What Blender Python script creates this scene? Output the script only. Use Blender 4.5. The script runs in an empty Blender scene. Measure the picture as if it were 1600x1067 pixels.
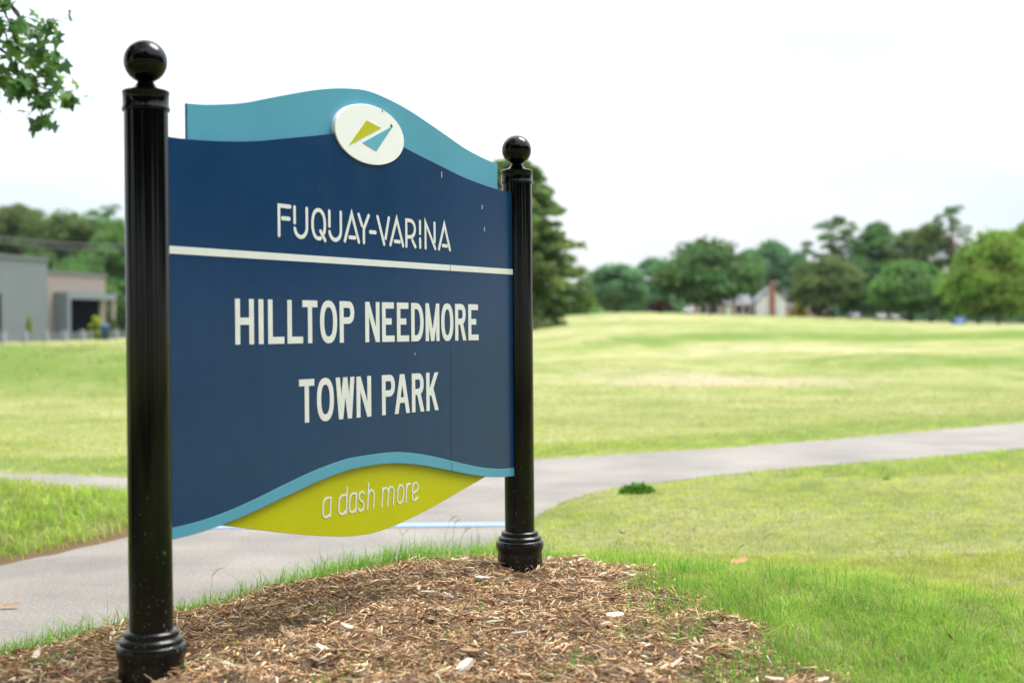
import bpy, bmesh, math, random
import numpy as np
from mathutils import Matrix, Vector

# ------------------------------------------------------------------ camera
CAM_H = 1.20
PITCH, ROLL = math.radians(0.394), math.radians(0.4825)
sc = bpy.context.scene
C = sc.collection
cd = bpy.data.cameras.new('camera')
cd.lens = 50.0; cd.sensor_width = 36.0
cd.clip_start = 0.05; cd.clip_end = 3000
cd.dof.use_dof = True
cd.dof.focus_distance = 4.95
cd.dof.aperture_fstop = 2.25
cam = bpy.data.objects.new('camera', cd); C.objects.link(cam)
_c, _s = math.cos(ROLL), math.sin(ROLL); _cp, _sp = math.cos(PITCH), math.sin(PITCH)
cam.matrix_world = Matrix(((_c, _s, 0, 0),
                           (-_s*_sp, _c*_sp, -_cp, 0),
                           (-_s*_cp, _c*_cp, _sp, CAM_H),
                           (0, 0, 0, 1)))
sc.camera = cam

# ------------------------------------------------------------------ world, sun, exposure
SUN_EL, SUN_AZ = math.radians(60), math.radians(58)      # azimuth clockwise from +Y
w = bpy.data.worlds.new('World'); sc.world = w; w.use_nodes = True
nt = w.node_tree; N = nt.nodes; K = nt.links
bg = N['Background']; bg.inputs['Strength'].default_value = 0.1
sky = N.new('ShaderNodeTexSky'); sky.sky_type = 'NISHITA'; sky.sun_disc = False
sky.sun_elevation = SUN_EL; sky.sun_rotation = SUN_AZ
sky.air_density = 1.2; sky.dust_density = 3.0
tc = N.new('ShaderNodeTexCoord')
mp = N.new('ShaderNodeMapping'); mp.inputs['Scale'].default_value = (1.3, 1.3, 3.5); mp.inputs['Location'].default_value = (0.62, 0.0, 0.0)
ns = N.new('ShaderNodeTexNoise'); ns.inputs['Scale'].default_value = 1.6; ns.inputs['Detail'].default_value = 5
cr = N.new('ShaderNodeValToRGB')
cr.color_ramp.elements[0].position = 0.36; cr.color_ramp.elements[0].color = (0.60, 0.69, 0.80, 1)
cr.color_ramp.elements[1].position = 0.64; cr.color_ramp.elements[1].color = (1.0, 1.0, 1.0, 1)
ml = N.new('ShaderNodeVectorMath'); ml.operation = 'SCALE'; ml.inputs['Scale'].default_value = 8.2
mx = N.new('ShaderNodeMixRGB'); mx.inputs['Fac'].default_value = 0.86
K.new(tc.outputs['Generated'], mp.inputs['Vector']); K.new(mp.outputs['Vector'], ns.inputs['Vector'])
sx = N.new('ShaderNodeSeparateXYZ'); K.new(tc.outputs['Generated'], sx.inputs['Vector'])
mr_ = N.new('ShaderNodeMapRange'); mr_.inputs['From Min'].default_value = 0.0; mr_.inputs['From Max'].default_value = 1.0
mr_.inputs['To Min'].default_value = 0.385; mr_.inputs['To Max'].default_value = 1.36
K.new(sx.outputs['Z'], mr_.inputs['Value'])
gm = N.new('ShaderNodeVectorMath'); gm.operation = 'SCALE'; K.new(cr.outputs['Color'], gm.inputs[0]); K.new(mr_.outputs['Result'], gm.inputs['Scale'])
K.new(ns.outputs['Fac'], cr.inputs['Fac']); K.new(gm.outputs['Vector'], ml.inputs[0])
K.new(sky.outputs['Color'], mx.inputs['Color1']); K.new(ml.outputs['Vector'], mx.inputs['Color2'])
K.new(mx.outputs['Color'], bg.inputs['Color'])

sd = bpy.data.lights.new('sun', 'SUN'); sd.energy = 1.4; sd.angle = math.radians(30); sd.color = (1.0, 0.96, 0.89)
sun = bpy.data.objects.new('sun', sd); C.objects.link(sun)
sv = Vector((math.sin(SUN_AZ)*math.cos(SUN_EL), math.cos(SUN_AZ)*math.cos(SUN_EL), math.sin(SUN_EL)))
sun.rotation_euler = sv.to_track_quat('Z', 'Y').to_euler(); sun.location = (-20, -20, 40)

sc.view_settings.view_transform = 'Standard'; sc.view_settings.look = 'None'
sc.view_settings.exposure = 1.72; sc.view_settings.gamma = 1.0
sc.view_settings.use_curve_mapping = False

# ------------------------------------------------------------------ helpers
FPX = 2222.2
def pxx(px, Y):                      # world X seen at picture column px (1600 wide) at depth Y
    return (px - 800.0)/FPX*Y
def hor(px):                         # horizon row at column px
    return 518.2 - (px - 800)*0.00842
def pxz(px, py, Y):                  # world height seen at that pixel at depth Y
    return CAM_H + (hor(px) - py)/FPX*Y

def tag(o, label=None, cat=None, group=None, kind=None):
    if label: o['label'] = label
    if cat: o['category'] = cat
    if group: o['group'] = group
    if kind: o['kind'] = kind
    return o
def empty(name, loc=(0, 0, 0), rz=0.0):
    o = bpy.data.objects.new(name, None); C.objects.link(o)
    o.location = loc; o.rotation_euler = (0, 0, rz); o.empty_display_size = 0.2
    return o
def link(name, me, mat=None, parent=None, smooth=False):
    o = bpy.data.objects.new(name, me); C.objects.link(o)
    if mat is not None and not me.materials: me.materials.append(mat)
    if parent is not None: o.parent = parent
    if smooth:
        me.polygons.foreach_set('use_smooth', [True]*len(me.polygons))
    return o
def np_mesh(name, V, F, col=None):
    V = np.ascontiguousarray(V, dtype=np.float32); F = np.ascontiguousarray(F, dtype=np.int32)
    me = bpy.data.meshes.new(name); m, k = F.shape
    me.vertices.add(len(V)); me.vertices.foreach_set('co', V.ravel())
    me.loops.add(m*k); me.loops.foreach_set('vertex_index', F.ravel())
    me.polygons.add(m); me.polygons.foreach_set('loop_start', np.arange(0, m*k, k, dtype=np.int32))
    me.update(calc_edges=True); me.validate()
    if col is not None:
        a = me.color_attributes.new('Col', 'FLOAT_COLOR', 'POINT')
        c4 = np.ones((len(V), 4), np.float32); c4[:, :col.shape[1]] = col
        a.data.foreach_set('color', c4.ravel())
    return me
class MB:                            # a small mesh builder
    def __init__(s): s.v = []; s.f = []
    def add(s, vs, fs):
        b = len(s.v); s.v += [tuple(p) for p in vs]; s.f += [tuple(i+b for i in f) for f in fs]
    def box(s, x0, x1, y0, y1, z0, z1):
        s.add([(x0,y0,z0),(x1,y0,z0),(x1,y1,z0),(x0,y1,z0),(x0,y0,z1),(x1,y0,z1),(x1,y1,z1),(x0,y1,z1)],
              [(0,3,2,1),(4,5,6,7),(0,1,5,4),(1,2,6,5),(2,3,7,6),(3,0,4,7)]); return s
    def lathe(s, prof, seg=48, cx=0, cy=0, flute=None):
        vs = []
        for i, (r, z) in enumerate(prof):
            for k in range(seg):
                a = 2*math.pi*k/seg
                rr = r*(1 + (flute[i]*math.cos(a*flute[-1]) if flute else 0))
                vs.append((cx + rr*math.cos(a), cy + rr*math.sin(a), z))
        fs = []
        for i in range(len(prof)-1):
            for k in range(seg):
                k2 = (k+1) % seg
                fs.append((i*seg+k, i*seg+k2, (i+1)*seg+k2, (i+1)*seg+k))
        fs.append(tuple(range(seg))[::-1]); fs.append(tuple((len(prof)-1)*seg+k for k in range(seg)))
        s.add(vs, fs); return s
    def tube(s, pts, rad, seg=8):
        pts = [Vector(p) for p in pts]; vs = []; fs = []; n = len(pts)
        for i, p in enumerate(pts):
            d = (pts[min(i+1, n-1)] - pts[max(i-1, 0)]).normalized()
            u = d.cross(Vector((0.13, 0.97, 0.2)))
            if u.length < 1e-3: u = d.cross(Vector((1, 0, 0)))
            u.normalize(); v = d.cross(u)
            for k in range(seg):
                a = 2*math.pi*k/seg
                vs.append(p + (u*math.cos(a) + v*math.sin(a))*rad[i])
        for i in range(n-1):
            for k in range(seg):
                k2 = (k+1) % seg
                fs.append((i*seg+k, i*seg+k2, (i+1)*seg+k2, (i+1)*seg+k))
        fs.append(tuple(range(seg))[::-1]); fs.append(tuple((n-1)*seg+k for k in range(seg)))
        s.add(vs, fs); return s
    def mesh(s, name):
        me = bpy.data.meshes.new(name); me.from_pydata(s.v, [], s.f); me.validate(); me.update()
        bm = bmesh.new(); bm.from_mesh(me); bmesh.ops.recalc_face_normals(bm, faces=bm.faces); bm.to_mesh(me); bm.free()
        return me
    def build(s, name, mat, parent=None, smooth=False):
        return link(name, s.mesh(name), mat, parent, smooth)
def auto_smooth(o, ang=35):
    me = o.data
    me.polygons.foreach_set('use_smooth', [True]*len(me.polygons))
    me.set_sharp_from_angle(angle=math.radians(ang))

# ------------------------------------------------------------------ materials
def new_mat(name):
    m = bpy.data.materials.new(name); m.use_nodes = True
    return m, m.node_tree, m.node_tree.nodes['Principled BSDF']
def nd(t, typ, **kw):
    n = t.nodes.new(typ)
    for k, v in kw.items():
        if k in n.inputs.keys(): n.inputs[k].default_value = v
        else: setattr(n, k, v)
    return n
def rgba(c): return (c[0], c[1], c[2], 1)
def paint(name, base, rough=0.3, var=0.12, scale=6.0, bump=0.0, spec=0.5, metal=0.0, dirt=None, dirt_amt=0.25, coat=0.0, streak=0.0):
    m, t, b = new_mat(name)
    co = nd(t, 'ShaderNodeTexCoord')
    n1 = nd(t, 'ShaderNodeTexNoise', Scale=scale, Detail=6.0, Roughness=0.62)
    t.links.new(co.outputs['Object'], n1.inputs['Vector'])
    r1 = nd(t, 'ShaderNodeValToRGB')
    r1.color_ramp.elements[0].position = 0.3; r1.color_ramp.elements[1].position = 0.7
    r1.color_ramp.elements[0].color = rgba([c*(1-var) for c in base]); r1.color_ramp.elements[1].color = rgba([min(1, c*(1+var)) for c in base])
    t.links.new(n1.outputs['Fac'], r1.inputs['Fac'])
    out = r1.outputs['Color']
    if dirt is not None:
        n2 = nd(t, 'ShaderNodeTexNoise', Scale=scale*2.3, Detail=8.0, Roughness=0.7)
        t.links.new(co.outputs['Object'], n2.inputs['Vector'])
        r2 = nd(t, 'ShaderNodeValToRGB'); r2.color_ramp.elements[0].position = 0.55; r2.color_ramp.elements[1].position = 0.8
        r2.color_ramp.elements[1].color = (dirt_amt, dirt_amt, dirt_amt, 1)
        t.links.new(n2.outputs['Fac'], r2.inputs['Fac'])
        mix = nd(t, 'ShaderNodeMixRGB', Color2=rgba(dirt)); t.links.new(r2.outputs['Color'], mix.inputs['Fac'])
        t.links.new(out, mix.inputs['Color1']); out = mix.outputs['Color']
    if streak:
        q = nd(t, 'ShaderNodeMapping'); q.inputs['Scale'].default_value = (26, 26, 0.9); t.links.new(co.outputs['Object'], q.inputs['Vector'])
        n4 = nd(t, 'ShaderNodeTexNoise', Scale=1.0, Detail=5.0, Roughness=0.65); t.links.new(q.outputs['Vector'], n4.inputs['Vector'])
        r4 = nd(t, 'ShaderNodeValToRGB'); r4.color_ramp.elements[0].position = 0.50; r4.color_ramp.elements[1].position = 0.78; r4.color_ramp.elements[1].color = (streak, streak, streak, 1)
        t.links.new(n4.outputs['Fac'], r4.inputs['Fac'])
        m4 = nd(t, 'ShaderNodeMixRGB', Color2=(0.16, 0.17, 0.17, 1)); t.links.new(r4.outputs['Color'], m4.inputs['Fac']); t.links.new(out, m4.inputs['Color1']); out = m4.outputs['Color']
    t.links.new(out, b.inputs['Base Color'])
    mr = nd(t, 'ShaderNodeMapRange'); mr.inputs['To Min'].default_value = max(0.03, rough*0.8); mr.inputs['To Max'].default_value = min(1, rough*1.25)
    t.links.new(n1.outputs['Fac'], mr.inputs['Value']); t.links.new(mr.outputs['Result'], b.inputs['Roughness'])
    b.inputs['Metallic'].default_value = metal; b.inputs['Specular IOR Level'].default_value = spec
    b.inputs['Coat Weight'].default_value = coat
    if bump:
        bp = nd(t, 'ShaderNodeBump', Strength=bump, Distance=0.01)
        n3 = nd(t, 'ShaderNodeTexNoise', Scale=scale*6, Detail=4.0); t.links.new(co.outputs['Object'], n3.inputs['Vector'])
        t.links.new(n3.outputs['Fac'], bp.inputs['Height']); t.links.new(bp.outputs['Normal'], b.inputs['Normal'])
    return m
def attr_mat(name, rough=0.7, trans=0.0, gain=1.0, spec=0.3):
    m, t, b = new_mat(name)
    a = nd(t, 'ShaderNodeVertexColor', layer_name='Col')
    t.links.new(a.outputs['Color'], b.inputs['Base Color'])
    b.inputs['Roughness'].default_value = rough; b.inputs['Specular IOR Level'].default_value = spec
    if trans > 0:
        tr = nd(t, 'ShaderNodeBsdfTranslucent'); t.links.new(a.outputs['Color'], tr.inputs['Color'])
        mx = nd(t, 'ShaderNodeMixShader', Fac=trans)
        t.links.new(b.outputs['BSDF'], mx.inputs[1]); t.links.new(tr.outputs['BSDF'], mx.inputs[2])
        t.links.new(mx.outputs['Shader'], t.nodes['Material Output'].inputs['Surface'])
    return m

M = {}
M['blue'] = paint('blue_paint', (0.0045, 0.035, 0.107), 0.20, 0.08, 4, spec=0.36, dirt=(0.02, 0.065, 0.15), dirt_amt=0.25, streak=0.03)
M['aqua'] = paint('light_blue_paint', (0.072, 0.295, 0.42), 0.30, 0.05, 4, dirt=(0.11, 0.28, 0.37), dirt_amt=0.25, streak=0.06)
M['green'] = paint('lime_paint', (0.45, 0.46, 0.0), 0.36, 0.05, 4, spec=0.35, dirt=(0.38, 0.40, 0.01), dirt_amt=0.2, streak=0.04)
M['white'] = paint('white_vinyl', (0.655, 0.68, 0.665), 0.45, 0.05, 30, dirt=(0.6, 0.52, 0.38), dirt_amt=0.18)
M['offwhite'] = paint('badge_white', (0.80, 0.82, 0.82), 0.35, 0.02, 10)
M['rust'] = paint('rust_brown', (0.10, 0.035, 0.015), 0.8, 0.3, 80)
M['dark'] = paint('dark_scratch', (0.012, 0.014, 0.018), 0.6, 0.2, 40)

def post_paint():
    m, t, b = new_mat('black_post_paint')
    co = nd(t, 'ShaderNodeTexCoord')
    n1 = nd(t, 'ShaderNodeTexNoise', Scale=9.0, Detail=7.0, Roughness=0.65)
    mpp = nd(t, 'ShaderNodeMapping'); mpp.inputs['Scale'].default_value = (1, 1, 0.35)
    t.links.new(co.outputs['Object'], mpp.inputs['Vector']); t.links.new(mpp.outputs['Vector'], n1.inputs['Vector'])
    # dust and splash marks on the lower metre of the post
    sep = nd(t, 'ShaderNodeSeparateXYZ'); t.links.new(co.outputs['Object'], sep.inputs['Vector'])
    low = nd(t, 'ShaderNodeMapRange'); low.inputs['From Min'].default_value = 0.95; low.inputs['From Max'].default_value = 0.40
    t.links.new(sep.outputs['Z'], low.inputs['Value'])
    vo = nd(t, 'ShaderNodeTexNoise', Scale=150.0, Detail=3.0)
    mp2 = nd(t, 'ShaderNodeMapping'); mp2.inputs['Scale'].default_value = (1, 1, 0.45)
    t.links.new(co.outputs['Object'], mp2.inputs['Vector']); t.links.new(mp2.outputs['Vector'], vo.inputs['Vector'])
    r = nd(t, 'ShaderNodeValToRGB'); r.color_ramp.elements[0].position = 0.665; r.color_ramp.elements[1].position = 0.71
    t.links.new(vo.outputs['Fac'], r.inputs['Fac'])
    mu = nd(t, 'ShaderNodeMath', operation='MULTIPLY'); t.links.new(r.outputs['Color'], mu.inputs[0]); t.links.new(low.outputs['Result'], mu.inputs[1])
    base = nd(t, 'ShaderNodeValToRGB')
    base.color_ramp.elements[0].color = (0.0010, 0.0011, 0.0014, 1); base.color_ramp.elements[1].color = (0.0022, 0.0024, 0.0028, 1)
    b.inputs['Specular IOR Level'].default_value = 0.27
    t.links.new(n1.outputs['Fac'], base.inputs['Fac'])
    # dusty film near the bottom
    low2 = nd(t, 'ShaderNodeMapRange'); low2.inputs['From Min'].default_value = 0.62; low2.inputs['From Max'].default_value = 0.28; low2.inputs['To Max'].default_value = 0.5
    t.links.new(sep.outputs['Z'], low2.inputs['Value'])
    mdu = nd(t, 'ShaderNodeMath', operation='MULTIPLY'); t.links.new(low2.outputs['Result'], mdu.inputs[0]); t.links.new(n1.outputs['Fac'], mdu.inputs[1])
    md = nd(t, 'ShaderNodeMixRGB', Color2=(0.035, 0.034, 0.031, 1))
    t.links.new(mdu.outputs['Value'], md.inputs['Fac']); t.links.new(base.outputs['Color'], md.inputs['Color1'])
    mm = nd(t, 'ShaderNodeMixRGB', Color2=(0.17, 0.165, 0.15, 1))
    t.links.new(mu.outputs['Value'], mm.inputs['Fac']); t.links.new(md.outputs['Color'], mm.inputs['Color1'])
    t.links.new(mm.outputs['Color'], b.inputs['Base Color'])
    ra = nd(t, 'ShaderNodeMath', operation='MULTIPLY_ADD'); ra.inputs[1].default_value = 0.35; ra.inputs[2].default_value = 0.11
    t.links.new(low2.outputs['Result'], ra.inputs[0]); t.links.new(ra.outputs['Value'], b.inputs['Roughness'])
    bp = nd(t, 'ShaderNodeBump', Strength=0.012, Distance=0.004)
    t.links.new(n1.outputs['Fac'], bp.inputs['Height']); t.links.new(bp.outputs['Normal'], b.inputs['Normal'])
    return m
M['post'] = post_paint()

# ------------------------------------------------------------------ terrain
SL = np.array([-0.9539, 3.73]); SR = np.array([0.0236, 5.441]); SW = 1.97056
SD = (SR - SL)/SW; SB = np.array([-SD[1], SD[0]]); SM = (SL + SR)/2
GZ = 0.258                                       # top of the mulch mound

def sstep(x, a, b):
    t = np.clip((x - a)/(b - a), 0, 1); return t*t*(3 - 2*t)
_rs = np.random.RandomState(7)
_waves = [(_rs.uniform(0, 6.28), _rs.uniform(0, 6.28), _rs.uniform(0.6, 1.5)) for _ in range(10)]
def wav(x, y, L):
    r = 0
    for a, p, q in _waves: r = r + np.sin((x*math.cos(a) + y*math.sin(a))*6.283/(L*q) + p)
    return r/4.0
PATH = [(-6.5, -3.0), (-4.2, 0.8), (-2.9, 3.1), (-2.2, 4.4), (-1.65, 5.3), (-1.1, 6.3), (-0.6, 7.1), (-0.28, 7.59), (0.0, 8.5), (0.2, 9.44), (0.40, 10.15),
        (0.77, 10.87), (1.4, 11.45), (2.17, 12.11), (3.5, 13.0), (5.06, 14.06), (9.5, 17.2), (16, 21.6), (30, 30.5), (45, 39),
        (44, 42.5), (29, 33.8), (14.6, 24.5), (6.46, 17.95), (4.5, 16.3), (2.66, 14.8), (1.3, 13.95), (0.2, 13.32), (-1.2, 12.55), (-2.2, 12.1), (-3.2, 11.87), (-3.71, 12.2),
        (-4.4, 12.4), (-7, 13.1), (-14, 15.5), (-26, 19.5), (-27, 17.4), (-14, 13.3), (-7, 11.0), (-4.6, 10.75), (-3.3, 10.7), (-2.4, 10.3), (-2.0, 9.8), (-2.02, 9.2), (-2.28, 8.47),
        (-2.48, 7.9), (-2.72, 7.35), (-3.3, 6.2), (-4.4, 4.2), (-6.0, 1.6), (-8.6, -2.2)]
def chaikin(P, n=2):
    for _ in range(n):
        Q = []
        for i in range(len(P)):
            a, b = P[i], P[(i+1) % len(P)]
            Q += [(0.75*a[0]+0.25*b[0], 0.75*a[1]+0.25*b[1]), (0.25*a[0]+0.75*b[0], 0.25*a[1]+0.75*b[1])]
        P = Q
    return P
PATHC = np.array(chaikin(PATH, 2))
def poly_sd(x, y, P):                           # signed distance to a polygon, negative inside
    x = np.asarray(x, float); y = np.asarray(y, float)
    d = np.full(x.shape, 1e9); ins = np.zeros(x.shape, bool)
    for i in range(len(P)):
        ax, ay = P[i]; bx, by = P[(i+1) % len(P)]
        ex, ey = bx-ax, by-ay
        t = np.clip(((x-ax)*ex + (y-ay)*ey)/(ex*ex+ey*ey+1e-12), 0, 1)
        d = np.minimum(d, (x-ax-ex*t)**2 + (y-ay-ey*t)**2)
        if ey != 0:
            ins ^= ((ay > y) != (by > y)) & (x < ex*(y-ay)/ey + ax)
    d = np.sqrt(d); return np.where(ins, -d, d)
MULCH = np.array(chaikin([(-1.95, 2.2), (-1.78, 3.2), (-1.52, 4.05), (-1.33, 4.66), (-1.11, 4.88), (-0.93, 5.10), (-0.61, 5.58), (-0.27, 5.86), (0.1, 5.93), (0.42, 5.86),
                          (0.66, 5.66), (0.52, 5.38), (0.60, 5.05), (0.70, 4.75), (0.80, 4.3), (0.86, 3.73), (0.8, 2.9), (0.5, 2.2), (-0.6, 1.5), (-1.5, 1.6)], 1))
_fx = [-400, 0, 200, 600, 835, 900, 950, 1010, 1100, 1210, 1330, 1420, 1500, 1600, 2000]
_fz = [0.45, 0.55, 0.8, 1.5, 2.3, 2.75, 2.95, 2.95, 2.7, 2.45, 2.1, 1.8, 1.55, 1.4, 1.3]
def T(x, y, low=True):
    x = np.asarray(x, float); y = np.asarray(y, float)
    yy = np.maximum(y, 1.0)
    px = 800 + FPX*x/yy
    zc = np.interp(np.where(y > 5, px, 800), _fx, _fz) - 0.08
    far = sstep(y, 22, 150)
    z = zc*far**1.35
    z = np.where(y > 150, CAM_H + (zc - CAM_H)*np.minimum(y, 330)/150.0 + 0.0035*(np.minimum(y, 330) - 150), z)
    u = sstep(y, 17, 40)*(1 - 0.92*sstep(y, 85, 130))
    z = z + u*(0.33*wav(x*0.5, y, 24) + 0.10*wav(x+40, y*1.3+9, 9))
    # swale and bank on the left side of the field
    z = z + 0.60*sstep(-x, 2.0, 7.0)*sstep(y, 27.5, 32.0)*(1 - sstep(y, 40, 90))
    tq = y - (64 + 0.35*(x - 8) + 2.5*np.sin(x*0.14)); z = z + 0.50*sstep(x, 0, 6)*sstep(tq, 0, 4.5)*(1 - sstep(y, 72, 108))
    tq2 = y - (40 - 0.25*(x - 10) + 1.5*np.sin(x*0.2)); z = z + 0.28*sstep(x, 4, 12)*sstep(tq2, 0, 4.0)*(1 - sstep(y, 48, 90))
    # mound under the sign
    dx, dy = x - SM[0], y - SM[1]
    a = dx*SD[0] + dy*SD[1]; b = dx*SB[0] + dy*SB[1]
    ob = np.where(b > 0, np.maximum(b - 0.62, 0)/0.80, np.maximum(-b - 0.9, 0)/4.2)
    oa = np.where(a > 0, np.maximum(a - 1.05, 0)/2.3, np.maximum(-a - 1.9, 0)/3.0)
    z = z + GZ*(1 - sstep(np.sqrt(oa*oa + ob*ob), 0.0, 1.0))
    # grass island between the two paths
    z = z + 0.30*np.exp(-((x+4.7)/2.0)**2 - ((y-9.2)/1.1)**2)
    near = (np.abs(x - 8) < 60) & (y < 48) & (y > -6)
    z = z + 0.010*wav(x, y, 1.7)*near*(sstep(y, 1, 4))
    sdp = np.full(x.shape, 50.0)
    if near.any():
        sdp[near] = poly_sd(x[near], y[near], PATHC)
    k = sstep(sdp, -0.05, 0.45)
    z = z*k + (1-k)*np.where(y < 24, 0.0, z)
    if low: z = z - 0.035*(1 - sstep(sdp, -0.18, 0.02))
    return z
def Ts(x, y): return float(T(np.array([x]), np.array([y]))[0])

def ground_material():
    m, t, b = new_mat('lawn')
    geo = nd(t, 'ShaderNodeNewGeometry')
    def noise(scale, det, vec=None, rough=0.6, stretch=None):
        n = nd(t, 'ShaderNodeTexNoise', Scale=scale, Detail=det, Roughness=rough)
        if stretch:
            q = nd(t, 'ShaderNodeMapping'); q.inputs['Scale'].default_value = stretch
            t.links.new(geo.outputs['Position'], q.inputs['Vector']); t.links.new(q.outputs['Vector'], n.inputs['Vector'])
        else: t.links.new(geo.outputs['Position'], n.inputs['Vector'])
        return n.outputs['Fac']
    def ramp(f, stops):
        r = nd(t, 'ShaderNodeValToRGB'); e = r.color_ramp.elements
        while len(e) < len(stops): e.new(0.5)
        for i, (p, c) in enumerate(stops): e[i].position = p; e[i].color = rgba(c)
        t.links.new(f, r.inputs['Fac']); return r.outputs['Color']
    def mix(f, a, b_, typ='MIX'):
        n = nd(t, 'ShaderNodeMixRGB', blend_type=typ)
        for s, v in (('Fac', f), ('Color1', a), ('Color2', b_)):
            if isinstance(v, (int, float)): n.inputs[s].default_value = v
            elif isinstance(v, tuple): n.inputs[s].default_value = rgba(v)
            else: t.links.new(v, n.inputs[s])
        return n.outputs['Color']
    big = ramp(noise(0.07, 4, stretch=(0.7, 1.6, 1)), [(0.33, (0.175, 0.220, 0.062)), (0.50, (0.265, 0.285, 0.118)), (0.66, (0.36, 0.335, 0.195))])
    mid = ramp(noise(0.6, 6, rough=0.65), [(0.32, (0.55, 0.68, 0.40)), (0.5, (0.95, 0.97, 0.85)), (0.70, (1.22, 1.12, 1.35))])
    fine = ramp(noise(9.0, 6, rough=0.75), [(0.30, (0.60, 0.64, 0.5)), (0.66, (1.25, 1.2, 1.2))])
    c = mix(1.0, big, mid, 'MULTIPLY'); c = mix(0.8, c, fine, 'MULTIPLY')
    at = nd(t, 'ShaderNodeVertexColor', layer_name='Col')
    sp = nd(t, 'ShaderNodeSeparateColor'); t.links.new(at.outputs['Color'], sp.inputs['Color'])
    def msk(chan, sc_):
        mm = nd(t, 'ShaderNodeMath', operation='MULTIPLY_ADD'); t.links.new(noise(sc_, 6, rough=0.7), mm.inputs[0]); mm.inputs[1].default_value = 1.6
        ad = nd(t, 'ShaderNodeMath', operation='ADD'); ad.inputs[1].default_value = -1.35; t.links.new(sp.outputs[chan], ad.inputs[0])
        t.links.new(ad.outputs['Value'], mm.inputs[2])
        cl = nd(t, 'ShaderNodeMapRange'); cl.inputs['From Min'].default_value = -0.15; cl.inputs['From Max'].default_value = 0.35
        t.links.new(mm.outputs['Value'], cl.inputs['Value']); return cl.outputs['Result']
    c = mix(msk(0, 0.9), c, (0.375, 0.315, 0.215))                       # straw patches
    c = mix(msk(2, 0.7), c, (0.125, 0.185, 0.036))                      # lush strips; also slope shading put into the colour
    c = mix(msk(1, 4.0), c, (0.17, 0.11, 0.062))                      # bare soil
    t.links.new(c, b.inputs['Base Color']); b.inputs['Roughness'].default_value = 0.95; b.inputs['Specular IOR Level'].default_value = 0.1
    bp = nd(t, 'ShaderNodeBump', Strength=0.7, Distance=0.06); t.links.new(noise(7, 8, rough=0.8), bp.inputs['Height'])
    t.links.new(bp.outputs['Normal'], b.inputs['Normal'])
    return m
M['lawn'] = ground_material()

def build_ground():
    tx = np.linspace(-6.2, 6.2, 330); xs = 3.0*np.sinh(tx)/1.0
    ty = np.linspace(-5.2, 6.2, 330); ys = 7.5 + 3.0*np.sinh(ty)
    X, Y = np.meshgrid(xs, ys); x = X.ravel(); y = Y.ravel()
    z = T(x, y)
    n = len(xs); m = len(ys)
    i = np.arange(n*m).reshape(m, n)
    F = np.stack([i[:-1, :-1], i[:-1, 1:], i[1:, 1:], i[1:, :-1]], -1).reshape(-1, 4)
    # r: straw, g: soil, b: lush, and shade painted on bank and mound faces
    sdp = poly_sd(x, y, PATHC)
    sdm = poly_sd(x, y, MULCH)
    r = np.zeros(len(x)); g = np.zeros(len(x)); b = np.zeros(len(x))
    for cx, cy, sx, sy, k in ((5.5, 36, 5, 4.5, .85), (-1, 42, 8, 6, .6), (12, 60, 9, 9, .6), (6, 85, 12, 10, .55), (6, 22, 3, 2.0, .45), (1.2, 20, 2.2, 1.2, .5),
                              (3.6, 6.8, .9, .6, .5), (4.3, 8.3, 1.2, .8, .4), (2.6, 6.0, .5, .4, .45), (1.2, 8.4, .5, .5, .45), (14, 150, 22, 18, .6), (45, 170, 25, 20, .5), (-4, 15.5, 2, 1, .4), (-9, 24, 4, 2.5, .4)):
        r = np.maximum(r, k*np.exp(-((x-cx)/sx)**2 - ((y-cy)/sy)**2))
    r = np.maximum(r, 0.35*(sdp > 0)*np.exp(-(sdp/0.25)**2)*(y > 7))
    b = np.maximum(b, 0.75*sstep(sdp, 0, 0.3)*(1 - sstep(sdp, 1.0, 2.6))*(y > 11.5))
    b = np.maximum(b, 0.85*sstep(-x, 3, 6)*sstep(y, 27, 29)*(1 - sstep(y, 33, 42)))  # left bank face: greener grass, with its slope shading painted in
    tq = y - (64 + 0.35*(x - 8) + 2.5*np.sin(x*0.14)); b = np.maximum(b, 0.95*sstep(x, 0, 6)*sstep(tq, -0.5, 1)*(1 - sstep(tq, 3.5, 7)))  # mound face coloured darker green to stand for slope shading
    tq2 = y - (40 - 0.25*(x - 10) + 1.5*np.sin(x*0.2)); b = np.maximum(b, 0.8*sstep(x, 4, 12)*sstep(tq2, -0.5, 1)*(1 - sstep(tq2, 3, 6)))  # nearer terrace face, shading painted the same way
    for cx, cy, sx, sy, k in ((12, 72, 14, 4, .75), (4, 100, 8, 6, .8), (28, 95, 16, 7, .7), (20, 50, 9, 3, .6), (38, 62, 10, 5, .6), (11, 138, 6, 8, .8), (-12, 44, 9, 5, .6), (-20, 60, 10, 8, .5)):  # further dark green bands painted as shaded sides of mounds
        b = np.maximum(b, k*np.exp(-((x-cx)/sx)**2 - ((y-cy)/sy)**2))
    isl = (x < -2) & (y > 5) & (y < 10)
    g = np.maximum(g, 1.0*isl*(1 - sstep(sdp, 0.08, 0.35))*(y < 9.2))
    g = np.maximum(g, 0.9*(1 - sstep(sdm, -0.05, 0.25)))
    b = np.maximum(b, 0.7*(1 - sstep(sdm, 0.5, 1.2)))
    b = np.maximum(b, 0.55*isl)
    me = np_mesh('ground', np.stack([x, y, z], 1), F, np.stack([r, g, b], 1))
    return tag(link('ground', me, M['lawn'], smooth=True), kind='structure')
build_ground()

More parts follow.
